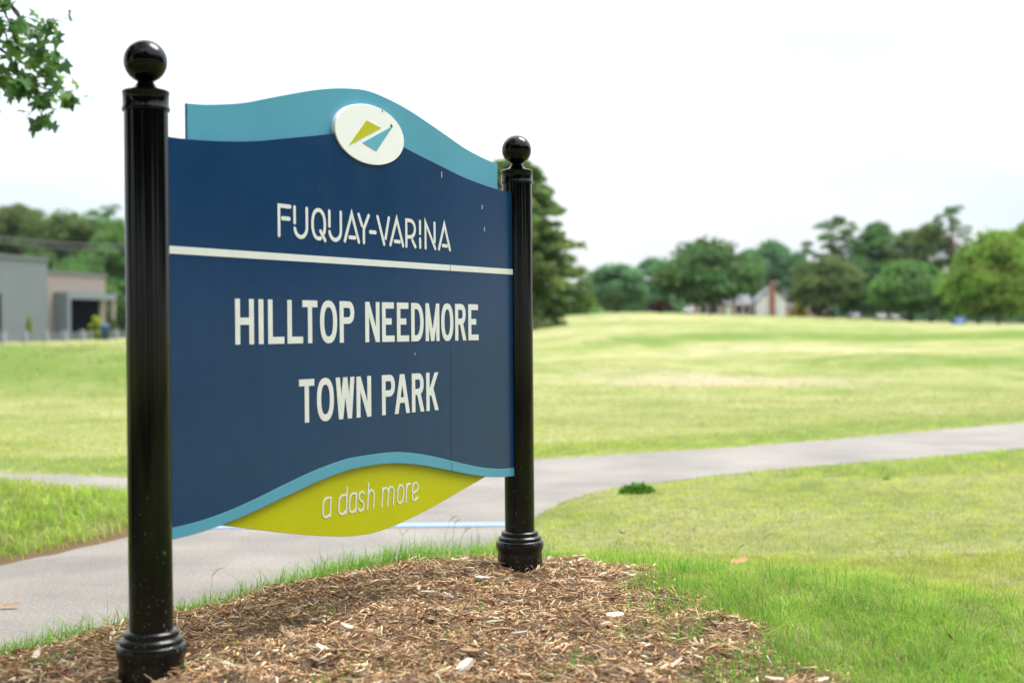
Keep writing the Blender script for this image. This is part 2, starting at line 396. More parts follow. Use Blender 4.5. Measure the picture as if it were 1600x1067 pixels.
# ------------------------------------------------------------------ path
def path_material():
    m, t, b = new_mat('worn_asphalt')
    geo = nd(t, 'ShaderNodeNewGeometry')
    n1 = nd(t, 'ShaderNodeTexNoise', Scale=1.1, Detail=7.0, Roughness=0.6); n2 = nd(t, 'ShaderNodeTexNoise', Scale=60.0, Detail=5.0, Roughness=0.75)
    n3 = nd(t, 'ShaderNodeTexVoronoi', Scale=55.0)
    for n in (n1, n2, n3): t.links.new(geo.outputs['Position'], n.inputs['Vector'])
    r1 = nd(t, 'ShaderNodeValToRGB'); e = r1.color_ramp.elements
    e[0].position = 0.3; e[0].color = (0.168, 0.153, 0.139, 1); e[1].position = 0.7; e[1].color = (0.285, 0.259, 0.234, 1)
    t.links.new(n1.outputs['Fac'], r1.inputs['Fac'])
    r2 = nd(t, 'ShaderNodeValToRGB'); e = r2.color_ramp.elements
    e[0].position = 0.32; e[0].color = (0.50, 0.48, 0.46, 1); e[1].position = 0.68; e[1].color = (1.25, 1.25, 1.25, 1)
    t.links.new(n2.outputs['Fac'], r2.inputs['Fac'])
    mxx = nd(t, 'ShaderNodeMixRGB', blend_type='MULTIPLY', Fac=0.85); t.links.new(r1.outputs['Color'], mxx.inputs['Color1']); t.links.new(r2.outputs['Color'], mxx.inputs['Color2'])
    t.links.new(mxx.outputs['Color'], b.inputs['Base Color']); b.inputs['Roughness'].default_value = 0.85
    bp = nd(t, 'ShaderNodeBump', Strength=0.5, Distance=0.006); t.links.new(n3.outputs['Distance'], bp.inputs['Height']); t.links.new(bp.outputs['Normal'], b.inputs['Normal'])
    return m
M['path'] = path_material()
def build_path():
    P = PATHC
    rs = np.random.RandomState(3)
    # finer, slightly ragged edge
    Q = []
    for i in range(len(P)):
        a, b = P[i], P[(i+1) % len(P)]; L = np.linalg.norm(b-a); k = max(1, int(L/0.18)) if a[1] < 22 and abs(a[0]) < 12 else 1
        for j in range(k):
            p = a + (b-a)*j/k
            Q.append(p + rs.normal(0, 0.012, 2))
    bm = bmesh.new()
    z0 = [0.0 if q[1] < 23 else Ts(q[0], q[1]) + 0.03 for q in Q]
    vs = [bm.verts.new((q[0], q[1], z)) for q, z in zip(Q, z0)]
    es = [bm.edges.new((vs[i], vs[(i+1) % len(vs)])) for i in range(len(vs))]
    bmesh.ops.triangle_fill(bm, edges=es, use_beauty=True)
    ret = bmesh.ops.extrude_face_region(bm, geom=list(bm.faces))
    for v in [g for g in ret['geom'] if isinstance(g, bmesh.types.BMVert)]: v.co.z -= 0.10
    bmesh.ops.recalc_face_normals(bm, faces=bm.faces)
    me = bpy.data.meshes.new('path'); bm.to_mesh(me); bm.free()
    return tag(link('path', me, M['path']), kind='structure')
path_o = build_path()
M['line'] = paint('pale_blue_line_paint', (0.215, 0.31, 0.44), 0.7, 0.08, 20, dirt=(0.26, 0.27, 0.28), dirt_amt=0.6)
ln = MB(); ln.box(-2.15, -0.02, 8.76, 8.94, 0.001, 0.005)
ln.build('painted_line', M['line'], path_o)

# ------------------------------------------------------------------ mulch bed
def soil_mat():
    m, t, b = new_mat('mulch_fines')
    geo = nd(t, 'ShaderNodeNewGeometry')
    n1 = nd(t, 'ShaderNodeTexNoise', Scale=35.0, Detail=8.0, Roughness=0.8); t.links.new(geo.outputs['Position'], n1.inputs['Vector'])
    r = nd(t, 'ShaderNodeValToRGB'); e = r.color_ramp.elements
    e[0].position = 0.3; e[0].color = (0.085, 0.052, 0.032, 1); e[1].position = 0.72; e[1].color = (0.38, 0.265, 0.165, 1)
    t.links.new(n1.outputs['Fac'], r.inputs['Fac']); t.links.new(r.outputs['Color'], b.inputs['Base Color']); b.inputs['Roughness'].default_value = 0.95
    bp = nd(t, 'ShaderNodeBump', Strength=1.0, Distance=0.03); t.links.new(n1.outputs['Fac'], bp.inputs['Height']); t.links.new(bp.outputs['Normal'], b.inputs['Normal'])
    return m
M['soil'] = soil_mat()
M['chips'] = attr_mat('wood_chips', 0.85, 0.0, spec=0.2)
def mulch_z(x, y):
    x = np.asarray(x, float); y = np.asarray(y, float)
    s = poly_sd(x, y, MULCH) + 0.05*wav(x*1.0, y, 0.5)
    h = 0.034*(1 - sstep(s, -0.30, 0.02)) - 0.02*sstep(s, -0.01, 0.05)
    h = h + (0.020*wav(x, y, 0.42) + 0.012*wav(x+3, y-2, 0.17) + 0.005*wav(x-5, y+2, 0.07))*(1 - sstep(s, -0.15, 0.0))
    return T(x, y) + h, s
def chip_arrays(P, Ldir, nrm, L, Wd, Th):
    # tapered boxes, slightly bent: 8 verts, 6 quads
    n = len(P); side = np.cross(nrm, Ldir)
    V = np.zeros((n, 8, 3)); k = 0
    rs = np.random.RandomState(n)
    ta = rs.uniform(0.35, 1.0, n); tb = rs.uniform(0.35, 1.0, n)
    for e, tt in ((-0.5, ta), (0.5, tb)):
        for a, b in ((-0.5, -0.5), (0.5, -0.5), (0.5, 0.5), (-0.5, 0.5)):
            V[:, k] = P + Ldir*(e*L)[:, None] + side*(a*Wd*tt)[:, None] + nrm*(b*Th)[:, None]; k += 1
    f = np.array([(0, 3, 2, 1), (4, 5, 6, 7), (0, 1, 5, 4), (1, 2, 6, 5), (2, 3, 7, 6), (3, 0, 4, 7)])
    F = (f[None] + (np.arange(n)*8)[:, None, None]).reshape(-1, 4)
    return V.reshape(-1, 3), F
CHIPC = np.array([(0.36, 0.235, 0.135), (0.46, 0.33, 0.21), (0.25, 0.15, 0.085), (0.16, 0.093, 0.052), (0.30, 0.20, 0.12), (0.52, 0.40, 0.29), (0.115, 0.066, 0.038), (0.36, 0.30, 0.24)])
def build_mulch():
    xs = np.linspace(-2.1, 1.2, 165); ys = np.linspace(1.3, 6.2, 245)
    X, Y = np.meshgrid(xs, ys); x = X.ravel(); y = Y.ravel()
    z, s = mulch_z(x, y); n = len(xs); m = len(ys)
    i = np.arange(n*m).reshape(m, n)
    F = np.stack([i[:-1, :-1], i[:-1, 1:], i[1:, 1:], i[1:, :-1]], -1).reshape(-1, 4)
    F = F[(s[F] < 0.06).all(1)]
    me = np_mesh('mulch_bed', np.stack([x, y, z], 1), F)
    bed = tag(link('mulch_bed', me, M['soil'], smooth=True), kind='structure')
    rs = np.random.RandomState(11)
    def scatter(n, lo, hi, wl, wh, tl, th, tilt, lift):
        px = rs.uniform(-2.0, 1.0, n*3); py = 2.6 + (6.1-2.6)*rs.uniform(0, 1, n*3)
        zz, s = mulch_z(px, py); keep = (s < -0.0 + rs.normal(0, 0.05, len(px))); px, py, zz = px[keep][:n], py[keep][:n], zz[keep][:n]
        k = len(px)
        an = rs.uniform(0, 6.283, k); ti = rs.normal(0, tilt, k)
        d = np.stack([np.cos(an)*np.cos(ti), np.sin(an)*np.cos(ti), np.sin(ti)], 1)
        nr = np.stack([rs.normal(0, 0.45, k), rs.normal(0, 0.45, k), np.ones(k)], 1)
        nr = nr - d*(nr*d).sum(1)[:, None]; nr /= np.linalg.norm(nr, axis=1)[:, None]
        L = np.exp(rs.uniform(math.log(lo), math.log(hi), k)); W = rs.uniform(wl, wh, k); Th = rs.uniform(tl, th, k)
        P = np.stack([px, py, zz + rs.uniform(0, 1, k)*lift + 0.2*L*np.abs(np.sin(ti))], 1)
        V, F = chip_arrays(P, d, nr, L, W, Th)
        ci = rs.choice(len(CHIPC), k, p=[.19, .12, .20, .18, .11, .06, .11, .03])
        c = np.minimum(0.8, CHIPC[ci]*rs.uniform(1.1, 2.4, (k, 1))*np.array([1.02, 0.99, 0.94]))
        return V, F, np.repeat(c, 8, 0)
    parts = [scatter(42000, 0.006, 0.028, 0.0014, 0.0055, 0.0008, 0.0025, 0.35, 0.008),
             scatter(6500, 0.014, 0.048, 0.003, 0.011, 0.0015, 0.004, 0.22, 0.014),
             scatter(14000, 0.018, 0.070, 0.0013, 0.0032, 0.001, 0.002, 0.30, 0.016)]
    Vs = []; Fs = []; Cs = []; o = 0
    for V, F, c in parts: Vs.append(V); Fs.append(F + o); Cs.append(c); o += len(V)
    ch = link('mulch_chips', np_mesh('mulch_chips', np.concatenate(Vs), np.concatenate(Fs), np.concatenate(Cs)), M['chips'], bed)
    tag(ch, kind='stuff')
    # larger single pieces
    cm = [paint('chip_tan', (0.55, 0.39, 0.25), 0.85, 0.25, 60, 0.3), paint('chip_pale', (0.68, 0.57, 0.45), 0.85, 0.2, 60, 0.3),
          paint('chip_brown', (0.34, 0.22, 0.13), 0.85, 0.3, 60, 0.3), paint('chip_grey', (0.52, 0.47, 0.40), 0.85, 0.25, 60, 0.3), paint('chip_dark', (0.11, 0.065, 0.04), 0.85, 0.3, 60, 0.3)]
    base = []
    for v in range(12):
        L, Wd, Th = 1.0, rs.uniform(0.16, 0.36), rs.uniform(0.05, 0.10)
        mb = MB(); k = 4; bend = rs.uniform(-0.08, 0.08); sk = rs.uniform(-0.1, 0.1)
        vs = []; fs = []
        for j in range(k):
            u = j/(k-1); wd = Wd*(0.35 + 0.65*math.sin(math.pi*(0.15+0.7*u)))*rs.uniform(0.8, 1.15)
            xx = u-0.5; yy = sk*(u-0.5) + rs.normal(0, 0.02); zz = bend*(1-(2*u-1)**2)
            vs += [(xx, yy-wd/2, zz-Th/2), (xx, yy+wd/2, zz-Th/2), (xx+rs.normal(0, .03), yy+wd/2*0.8, zz+Th/2), (xx+rs.normal(0, .03), yy-wd/2*0.8, zz+Th/2)]
            if j:
                o = (j-1)*4
                fs += [(o, o+4, o+5, o+1), (o+1, o+5, o+6, o+2), (o+2, o+6, o+7, o+3), (o+3, o+7, o+4, o)]
        fs += [(0, 1, 2, 3), ((k-1)*4, (k-1)*4+3, (k-1)*4+2, (k-1)*4+1)]
        mb.add(vs, fs); me = mb.mesh('wood_chip'); me.materials.append(cm[[0, 0, 1, 2, 0, 2, 3, 1, 2, 4, 0, 2][v]]); base.append(me)
    n = 0; tries = 0
    while n < 230 and tries < 2000:
        tries += 1
        yv = rs.uniform(3.55, 5.9); xv = rs.uniform(-0.40*yv, 0.95)
        zz, s = mulch_z(np.array([xv]), np.array([yv]))
        if s[0] > -0.03: continue
        o = bpy.data.objects.new('wood_chip', base[rs.randint(12)]); C.objects.link(o); o.parent = bed
        L = rs.uniform(0.030, 0.062); o.scale = (L, L, L)
        o.location = (xv, yv, zz[0] + 0.010 + rs.uniform(0, 0.008)); o.rotation_euler = (rs.normal(0, 0.35), rs.normal(0, 0.2), rs.uniform(0, 6.28)); n += 1
    for px, py, L, rz, mi in ((716, 1045, 0.135, 1.15, 6), (1012, 914, 0.10, 0.55, 6), (728, 905, 0.06, -0.7, 2), (807, 993, 0.055, -0.1, 6), (1215, 985, 0.075, 2.0, 6), (775, 990, 0.075, -0.2, 3)):
        Y = 0.90*FPX/(py - hor(px)); X = pxx(px, Y)
        o = bpy.data.objects.new('wood_chip', base[mi]); C.objects.link(o); o.parent = bed
        zz, s = mulch_z(np.array([X]), np.array([Y]))
        o.scale = (L, L*0.8, L*1.1); o.location = (X, Y, zz[0] + 0.018); o.rotation_euler = (0.15, -0.12, rz)
    return bed
bed_o = build_mulch()

# ------------------------------------------------------------------ the sign
sign = empty('park_sign', (float(SM[0]), float(SM[1]), 0.0), math.atan2(SD[1], SD[0]))
tag(sign, 'dark blue town park sign with light blue crest and lime tail between two black posts', 'sign')
def LX(s): return s - SW/2                       # distance along the sign measured from the left post
def smooth_tab(tab):
    u = np.array([p[0] for p in tab]); z = np.array([p[1] for p in tab])
    # monotone-ish Catmull-Rom (Hermite) interpolation, even in u
    m = np.gradient(z, u); m[0] = 0
    def f(x):
        x = abs(x); i = int(np.clip(np.searchsorted(u, x) - 1, 0, len(u)-2)); h = u[i+1]-u[i]; t = min(max((x-u[i])/h, 0), 1)
        return float((2*t**3-3*t*t+1)*z[i] + (t**3-2*t*t+t)*h*m[i] + (-2*t**3+3*t*t)*z[i+1] + (t**3-t*t)*h*m[i+1])
    return f
S0 = 0.990
f_board = smooth_tab([(0, 1.9805), (0.12, 1.9705), (0.25, 1.9480), (0.37, 1.9195), (0.49, 1.8885), (0.60, 1.8600), (0.71, 1.8405), (0.78, 1.8310), (0.84, 1.8265)])
f_ptop = smooth_tab([(0, 1.8450), (0.165, 1.8240), (0.30, 1.7995), (0.42, 1.7790), (0.56, 1.7550), (0.70, 1.7385), (0.80, 1.7305), (0.88, 1.7265), (0.935, 1.7255)])
f_pbot = smooth_tab([(0, 0.7735), (0.13, 0.7690), (0.27, 0.7510), (0.44, 0.7200), (0.60, 0.6890), (0.74, 0.6670), (0.84, 0.6575), (0.935, 0.6535)])
f_band = smooth_tab([(0, 0.8090), (0.14, 0.8055), (0.28, 0.7880), (0.44, 0.7570), (0.58, 0.7270), (0.70, 0.7050), (0.78, 0.6945), (0.86, 0.6880), (0.935, 0.6855)])
f_green = smooth_tab([(0, 0.5525), (0.10, 0.5570), (0.27, 0.5800), (0.42, 0.6065), (0.565, 0.6360), (0.69, 0.6610), (0.74, 0.6710)])
def slab(s0, s1, ftop, fbot, y0, y1, n=72):
    mb = MB(); vs = []; fs = []
    for i in range(n+1):
        s = s0 + (s1-s0)*i/n; a, b = fbot(s-S0), ftop(s-S0)
        vs += [(LX(s), y0, a), (LX(s), y0, b), (LX(s), y1, b), (LX(s), y1, a)]
    for i in range(n):
        o = i*4
        fs += [(o, o+4, o+5, o+1), (o+1, o+5, o+6, o+2), (o+2, o+6, o+7, o+3), (o+3, o+7, o+4, o)]
    fs += [(0, 1, 2, 3), (n*4, n*4+3, n*4+2, n*4+1)]
    mb.add(vs, fs); return mb
PF, PB = -0.012, 0.012
def bevel(o, wd=0.0012):
    md = o.modifiers.new('bevel', 'BEVEL'); md.width = wd; md.segments = 2; md.limit_method = 'ANGLE'; md.angle_limit = math.radians(50)
panel = slab(0.0595, 1.911, f_ptop, f_band, PF, PB).build('panel', M['blue'], sign)
band = slab(0.0597, 1.9108, lambda u: f_band(u) - 0.0004, f_pbot, PF - 0.0006, PB - 0.0004).build('lower_band', M['aqua'], sign)
tag(band, 'light blue wave band along the bottom of the panel')
crest = slab(0.1545, 1.8225, f_board, lambda u: f_ptop(u) - 0.03, -0.001, 0.008).build('crest_board', M['aqua'], sign); tag(crest, 'light blue arched crest board')
tail = slab(S0-0.722, S0+0.722, lambda u: max(f_pbot(u) + 0.012, f_green(u) + 0.004), f_green, -0.001, 0.008).build('tail_board', M['green'], sign); tag(tail, 'lime green lens shaped board with slogan')
for o in (panel, band, crest, tail): bevel(o)
for s_ in (0.0571, 1.9134):
    for z0, z1 in ((0.80, 0.90), (1.52, 1.62)):
        pass
stripe = MB().box(LX(0.0600), LX(1.9105), PF - 0.0012, PF + 0.001, 1.4155, 1.4360).build('stripe', M['white'], panel)
# oval badge
def disc(cx, cz, rx, rz, y0, y1, n=96, ch=0.003):
    mb = MB(); vs = []; fs = []
    prof = [(1, y1), (1, y0 + ch), (1 - ch*0.6/rz, y0)]
    for kk, y in prof:
        for i in range(n):
            a = 2*math.pi*i/n; vs.append((cx + rx*kk*math.cos(a), y, cz + rz*kk*math.sin(a)))
    for j in range(2):
        for i in range(n):
            i2 = (i+1) % n; fs.append((j*n+i, j*n+i2, (j+1)*n+i2, (j+1)*n+i))
    fs.append(tuple(range(n))); fs.append(tuple(2*n+i for i in range(n))[::-1])
    mb.add(vs, fs); return mb
badge = disc(LX(0.990), 1.8370, 0.1912, 0.0958, -0.0165, -0.0015, ch=0.0018).build('badge', M['offwhite'], sign); tag(badge, 'white oval badge with lime and blue arrow mark')
def flat_poly(pts, y0, y1):
    mb = MB(); n = len(pts)
    vs = [(LX(s), y0, z) for s, z in pts] + [(LX(s), y1, z) for s, z in pts]
    fs = [tuple(range(n)), tuple(range(n, 2*n))[::-1]] + [(i, (i+1) % n, n + (i+1) % n, n + i) for i in range(n)]
    mb.add(vs, fs); return mb
M['markblue'] = paint('mark_blue', (0.10, 0.36, 0.50), 0.35, 0.03, 10)
flat_poly([(0.9652, 1.8799), (1.0470, 1.8652), (0.8691, 1.7896)], -0.0176, -0.0160).build('lime_mark', M['green'], badge)
flat_poly([(1.1188, 1.8822), (1.0188, 1.7874), (0.9414, 1.8057)], -0.0176, -0.0160).build('blue_mark', M['markblue'], badge)

# --- lettering -------------------------------------------------------------
def stroke(mb, pts, t, y0, y1, closed=False, rnd=False):
    P = [np.array(p, float) for p in pts]
    if not closed:
        Q = [P[0]]
        for p in P[1:]:
            if np.linalg.norm(p - Q[-1]) > 1e-6: Q.append(p)
        P = Q
    n = len(P); hw = t/2; sec = []
    for i in range(n):
        if closed: a, b = P[i-1], P[(i+1) % n]; d0 = P[i]-a; d1 = b-P[i]
        else:
            d0 = P[i]-P[i-1] if i else P[1]-P[0]; d1 = P[i+1]-P[i] if i < n-1 else P[i]-P[i-1]
        d0 = d0/np.linalg.norm(d0); d1 = d1/np.linalg.norm(d1)
        tg = d0 + d1; tg = tg/np.linalg.norm(tg); nn = np.array([-tg[1], tg[0]])
        k = 1/max(0.35, float(nn @ np.array([-d0[1], d0[0]])))
        sec.append((P[i], nn*hw*k))
    if rnd and not closed:
        def cap(p, d):
            nn = np.array([-d[1], d[0]])
            return [(p + d*hw*math.sin(a), nn*hw*max(math.cos(a), 0.05)) for a in (0.35, 0.75, 1.15, 1.5)]
        d = (P[0]-P[1]); d /= np.linalg.norm(d); c0 = [(p, -q) for p, q in cap(P[0], d)][::-1]
        d = (P[-1]-P[-2]); d /= np.linalg.norm(d); c1 = cap(P[-1], d)
        sec = c0 + sec + c1
    vs = []; fs = []; m = len(sec)
    for p, q in sec:
        l, r = p+q, p-q
        vs += [(l[0], y0, l[1]), (r[0], y0, r[1]), (r[0], y1, r[1]), (l[0], y1, l[1])]
    for i in range(m if closed else m-1):
        o, e = i*4, ((i+1) % m)*4
        fs += [(o, e, e+1, o+1), (o+1, e+1, e+2, o+2), (o+3, o, e, e+3)][:2] + [(o+3, e+3, e, o)]
    if not closed: fs += [(0, 1, 2, 3), ((m-1)*4+3, (m-1)*4+2, (m-1)*4+1, (m-1)*4)]
    mb.add(vs, fs)
def arc(cx, cy, rx, ry, a0, a1, n=14, pw=2.0):
    r = []
    for i in range(n+1):
        a = math.radians(a0 + (a1-a0)*i/n); c, s = math.cos(a), math.sin(a)
        r.append((cx + rx*math.copysign(abs(c)**(2/pw), c), cy + ry*math.copysign(abs(s)**(2/pw), s)))
    return r
def slash(mb, x0, z0, x1, z1, wh, y0, y1):
    h = wh/2
    vs = [(x0-h, y0, z0), (x0+h, y0, z0), (x1+h, y0, z1), (x1-h, y0, z1), (x0-h, y1, z0), (x0+h, y1, z0), (x1+h, y1, z1), (x1-h, y1, z1)]
    mb.add(vs, [(0, 1, 2, 3), (7, 6, 5, 4), (0, 4, 5, 1), (1, 5, 6, 2), (2, 6, 7, 3), (3, 7, 4, 0)])
def din(ch, w, h, t, yb, yf):
    mb = MB(); cnt = [0]
    def Y():
        cnt[0] += 1; return yf - 0.00012*cnt[0]
    def bar(x0, x1, z0, z1): mb.box(x0, x1, Y(), yb, z0, z1)
    V = lambda x: bar(x, x+t, 0, h)
    def sl(x0, z0, x1, z1, k=1.08): slash(mb, x0, z0, x1, z1, t*k, Y(), yb)
    def st(p, closed=False): stroke(mb, p, t, Y(), yb, closed)
    q = t/2
    if ch == 'H': V(0); V(w-t); bar(t*0.5, w-t*0.5, h*0.43, h*0.43+t)
    elif ch == 'I': bar(0, w, 0, h)
    elif ch == 'L': V(0); bar(t*0.5, w, 0, t)
    elif ch == 'T': bar(w/2-q, w/2+q, 0, h-t*0.5); bar(0, w, h-t, h)
    elif ch == 'O': st(arc(w/2, h/2, w/2-q, h/2-q+0.001, 0, 354, 59, 2.35), True)
    elif ch in 'PR':
        V(0); r = (h*0.545)/2 - q if ch == 'P' else (h*0.56)/2 - q
        zc = h - q - r; xr = w-q if ch == 'P' else w*0.95-q
        st([(q, h-q), (xr-r*0.78, h-q)] + arc(xr-r*0.78, zc, r*0.78, r, 90, -90, 16, 2.2) + [(q, zc-r)])
        if ch == 'R': sl(w*0.53, zc-r, w-t*0.55, 0, 1.08)
    elif ch == 'N': V(0); V(w-t); sl(t*0.54, h, w-t*0.54, 0, 1.08)
    elif ch == 'E': V(0); bar(t*0.5, w*0.96, h-t, h); bar(t*0.5, w*0.77, h*0.5-q+0.002, h*0.5+q+0.002); bar(t*0.5, w, 0, t)
    elif ch == 'D':
        V(0); r = h/2-q; st([(q, h-q), (w*0.42, h-q)] + arc(w*0.42, h/2, w*0.58-q, r, 90, -90, 20, 2.25) + [(q, q)])
    elif ch == 'M': V(0); V(w-t); sl(t*0.52, h, w/2, 0.0, 0.95); sl(w-t*0.52, h, w/2, 0.0, 0.95)
    elif ch == 'W':
        a = t*0.56; sl(a, h, w*0.27, 0, 1.05); sl(w*0.5, h, w*0.27, 0, 1.05); sl(w*0.5, h, w*0.73, 0, 1.05); sl(w-a, h, w*0.73, 0, 1.05)
    elif ch == 'A': sl(w/2-t*0.12, h, t*0.54, 0, 1.05); sl(w/2+t*0.12, h, w-t*0.54, 0, 1.05); bar(w*0.26, w*0.74, h*0.27, h*0.27+t*0.9)
    elif ch == 'K': V(0); sl(t*0.9, h*0.40, w-t*0.6, h, 1.1); sl(w*0.42, h*0.58, w-t*0.58, 0, 1.1)
    return mb
def thin(ch, w, h, t, yb, yf):
    mb = MB(); cnt = [0]; q = t/2
    def st(p, closed=False):
        cnt[0] += 1; stroke(mb, p, t, yf - 0.00012*cnt[0], yb, closed, True)
    if ch == 'F': st([(q, q), (q, h-q), (w-q, h-q)]); st([(w*0.25+q, h*0.575), (w*0.93-q, h*0.575)])
    elif ch == 'U':
        r = w/2-q; st([(q, h-q), (q, h*0.42+q)]); st([(w-q, h-q), (w-q, h*0.36)] + arc(w/2, h*0.36, r, h*0.36-q, 0, -168, 18))
    elif ch == 'Q':
        st(arc(w/2, h/2, w/2-q, h/2-q, -32, 285, 40, 2.2)); st([(w*0.62, h*0.29), (w*0.93, q*0.3)])
    elif ch == 'A': st([(q, q), (w/2, h-q), (w-q, q)]); st([(w*0.30+q, h*0.185), (w*0.76-q, h*0.185)])
    elif ch == 'Y': st([(q, h-q), (w*0.36, h*0.60)]); st([(w-q, h-q), (w*0.50, h*0.50), (w*0.50, q)])
    elif ch == '-': st([(q, h/2), (w-q, h/2)])
    elif ch == 'V': st([(q, h-q), (w*0.56, q)]); st([(w-q, h-q), (w*0.66, h*0.26)])
    elif ch == 'R':
        r = h*0.31-q*0.5
        st([(q, q), (q, h-q), (w*0.42, h-q)] + arc(w*0.42, h-q-r, w*0.55-q, r, 90, -90, 16, 2.1) + [(q*2.4, h-q-2*r)]); st([(w*0.64, h*0.27), (w-q, q)])
    elif ch == 'I': st([(w/2, h-q), (w/2, h*0.47+q)]); st([(w/2, h*0.40-q), (w/2, q)])
    elif ch == 'N': st([(q, q), (q, h-q), (w-q, q)]); st([(w-q*1.6, h-q), (w-q*1.6, h*0.30)])
    return mb
def slogan(ch, w, xh, asc, t, yb, yf):
    mb = MB(); cnt = [0]; q = t/2; sh = 0.16
    W = w - sh*(asc if ch in 'dh' else xh)*0.55
    def st(p, closed=False):
        cnt[0] += 1; stroke(mb, [(x + sh*z*0.55, z) for x, z in p], t, yf - 0.00012*cnt[0], yb, closed, True)
    r = W/2 - q
    bowl = [(W-q, xh-q*1.5), (W*0.5, xh-q)] + arc(W*0.5, xh*0.66, r, xh*0.34-q, 90, 180, 8) + arc(W*0.5, xh*0.34, r, xh*0.34-q, 180, 270, 8) + [(W*0.62, q*1.1), (W-q, xh*0.17)]
    if ch in 'ad': st(bowl); st([(W-q, (xh if ch == 'a' else asc)-q), (W-q, q)])
    elif ch == 's':
        st([(W-q, xh*0.84), (W*0.72, xh-q), (W*0.38, xh-q)] + arc(W*0.42, xh*0.755, W*0.42-q, xh*0.245-q, 110, 235, 8) + [(W*0.5, xh*0.51)] + arc(W*0.58, xh*0.27, W*0.42-q, xh*0.245-q*0.6, 55, -100, 10) + [(W*0.3, q), (q, xh*0.15)])
    elif ch == 'h': st([(q, q), (q, asc-q)]); st([(q, xh*0.70)] + arc(W*0.5, xh*0.66, r, xh*0.34-q, 165, 0, 12) + [(W-q, q)])
    elif ch == 'm':
        r2 = W*0.25 - q*0.5
        st([(q, q), (q, xh-q)])
        for c in (0.25, 0.75): st([(W*(c-.25)+q, xh*0.70)] + arc(W*c+q*(0.5 if c < .5 else -0.5), xh*0.68, r2, xh*0.32-q, 165, 0, 12) + [(W*(c+.25) - (0 if c < .5 else q), q)])
    elif ch == 'o': st(arc(W*0.5, xh*0.64, r, xh*0.36-q, 0, 180, 12) + arc(W*0.5, xh*0.36, r, xh*0.36-q, 180, 360, 12), True)
    elif ch == 'r': st([(q, q), (q, xh-q)]); st([(q, xh*0.68), (W*0.32, xh*0.90), (W*0.62, xh-q), (W-q, xh-q*1.3)])
    elif ch == 'e':
        st([(q, xh*0.44), (W*0.5, xh*0.46), (W-q*1.2, xh*0.58)] + arc(W*0.5, xh*0.66, r, xh*0.34-q, 0, 180, 12) + arc(W*0.5, xh*0.32, r, xh*0.32-q, 180, 290, 10) + [(W-q*1.1, xh*0.17)])
    return mb
def place(mb, s, z, parent):
    mb.v = [(x + LX(s), y, zz + z) for x, y, zz in mb.v]
    return mb.build('letter', M['white'], parent)
FV = [('F', .5205, .5845), ('U', .5935, .6642), ('Q', .6798, .7531), ('U', .7643, .8351), ('A', .8434, .9302), ('Y', .9181, .9845), ('-', .9807, 1.0216), ('V', 1.0217, 1.0981),
      ('A', 1.0943, 1.1804), ('R', 1.188, 1.2536), ('I', 1.2712, 1.283), ('N', 1.3048, 1.3773), ('A', 1.3895, 1.4727)]
for ch, a, b in FV:
    if ch == '-': place(thin(ch, b-a, 0.0135, 0.0125, PF+0.001, PF-0.001), a, 1.5175, panel)
    else: place(thin(ch, b-a, 0.0990, 0.0120, PF+0.001, PF-0.001), a, 1.4830, panel)
HN = [('H', .3287, .4091), ('I', .4303, .4516), ('L', .4724, .5456), ('L', .5613, .6346), ('T', .6327, .7057), ('O', .7189, .8049), ('P', .8185, .8951), ('N', .9547, 1.0339), ('E', 1.0481, 1.119),
      ('E', 1.1337, 1.2048), ('D', 1.2184, 1.2934), ('M', 1.3064, 1.3935), ('O', 1.4059, 1.4844), ('R', 1.4967, 1.5714), ('E', 1.5858, 1.6558)]
for ch, a, b in HN: place(din(ch, b-a, 0.1295, 0.0205, PF+0.001, PF-0.001), a, 1.1702, panel)
TP = [('T', .6132, .6868), ('O', .70, .7846), ('W', .7944, .8935), ('N', .9038, .9832), ('P', 1.0439, 1.1182), ('A', 1.1165, 1.2061), ('R', 1.2188, 1.2939), ('K', 1.3071, 1.3846)]
for ch, a, b in TP: place(din(ch, b-a, 0.1305, 0.0205, PF+0.001, PF-0.001), a, 0.9315, panel)
AD = [('a', .7333, .7833), ('d', .8145, .8681), ('a', .8701, .9168), ('s', .9208, .96), ('h', .9696, 1.0168), ('m', 1.0501, 1.1274), ('o', 1.1385, 1.1855), ('r', 1.1901, 1.2242), ('e', 1.2265, 1.2728)]
for ch, a, b in AD: place(slogan(ch, b-a, 0.0655, 0.0885, 0.0064, 0.0, -0.002), a, 0.6295, tail)
# seam crack, drips and chips
mb = MB(); ck = [(1.4655, 1.16), (1.4650, 1.05), (1.4640, 0.95), (1.4635, 0.86), (1.4650, 0.80), (1.4665, 0.7485)]
stroke(mb, [(LX(a), b) for a, b in ck], 0.0017, PF-0.0005, PF+0.001); mb.build('seam_crack', M['dark'], panel)
mb = MB(); stroke(mb, [(LX(1.4668), 0.742), (LX(1.4668), 0.7135)], 0.0020, PF-0.0012, PF); mb.build('seam_crack', M['dark'], band)
for s_, z_, hh, ww, mt in ((0.7175, 1.640, 0.026, 0.0042, 'dark'), (0.7260, 1.652, 0.018, 0.0016, 'dark'), (1.0095, 1.724, 0.008, 0.006, 'dark'), (1.4180, 1.748, 0.022, 0.0028, 'white'), (1.6900, 1.655, 0.014, 0.004, 'white'),
                           (1.7050, 1.575, 0.016, 0.003, 'white'), (1.7080, 1.560, 0.012, 0.002, 'rust'), (1.2400, 1.128, 0.010, 0.002, 'white')):
    mb = MB(); mb.box(LX(s_)-ww/2, LX(s_)+ww/2, PF-0.0008, PF+0.001, z_-hh/2, z_+hh/2); mb.build('paint_chip', M[mt], panel)
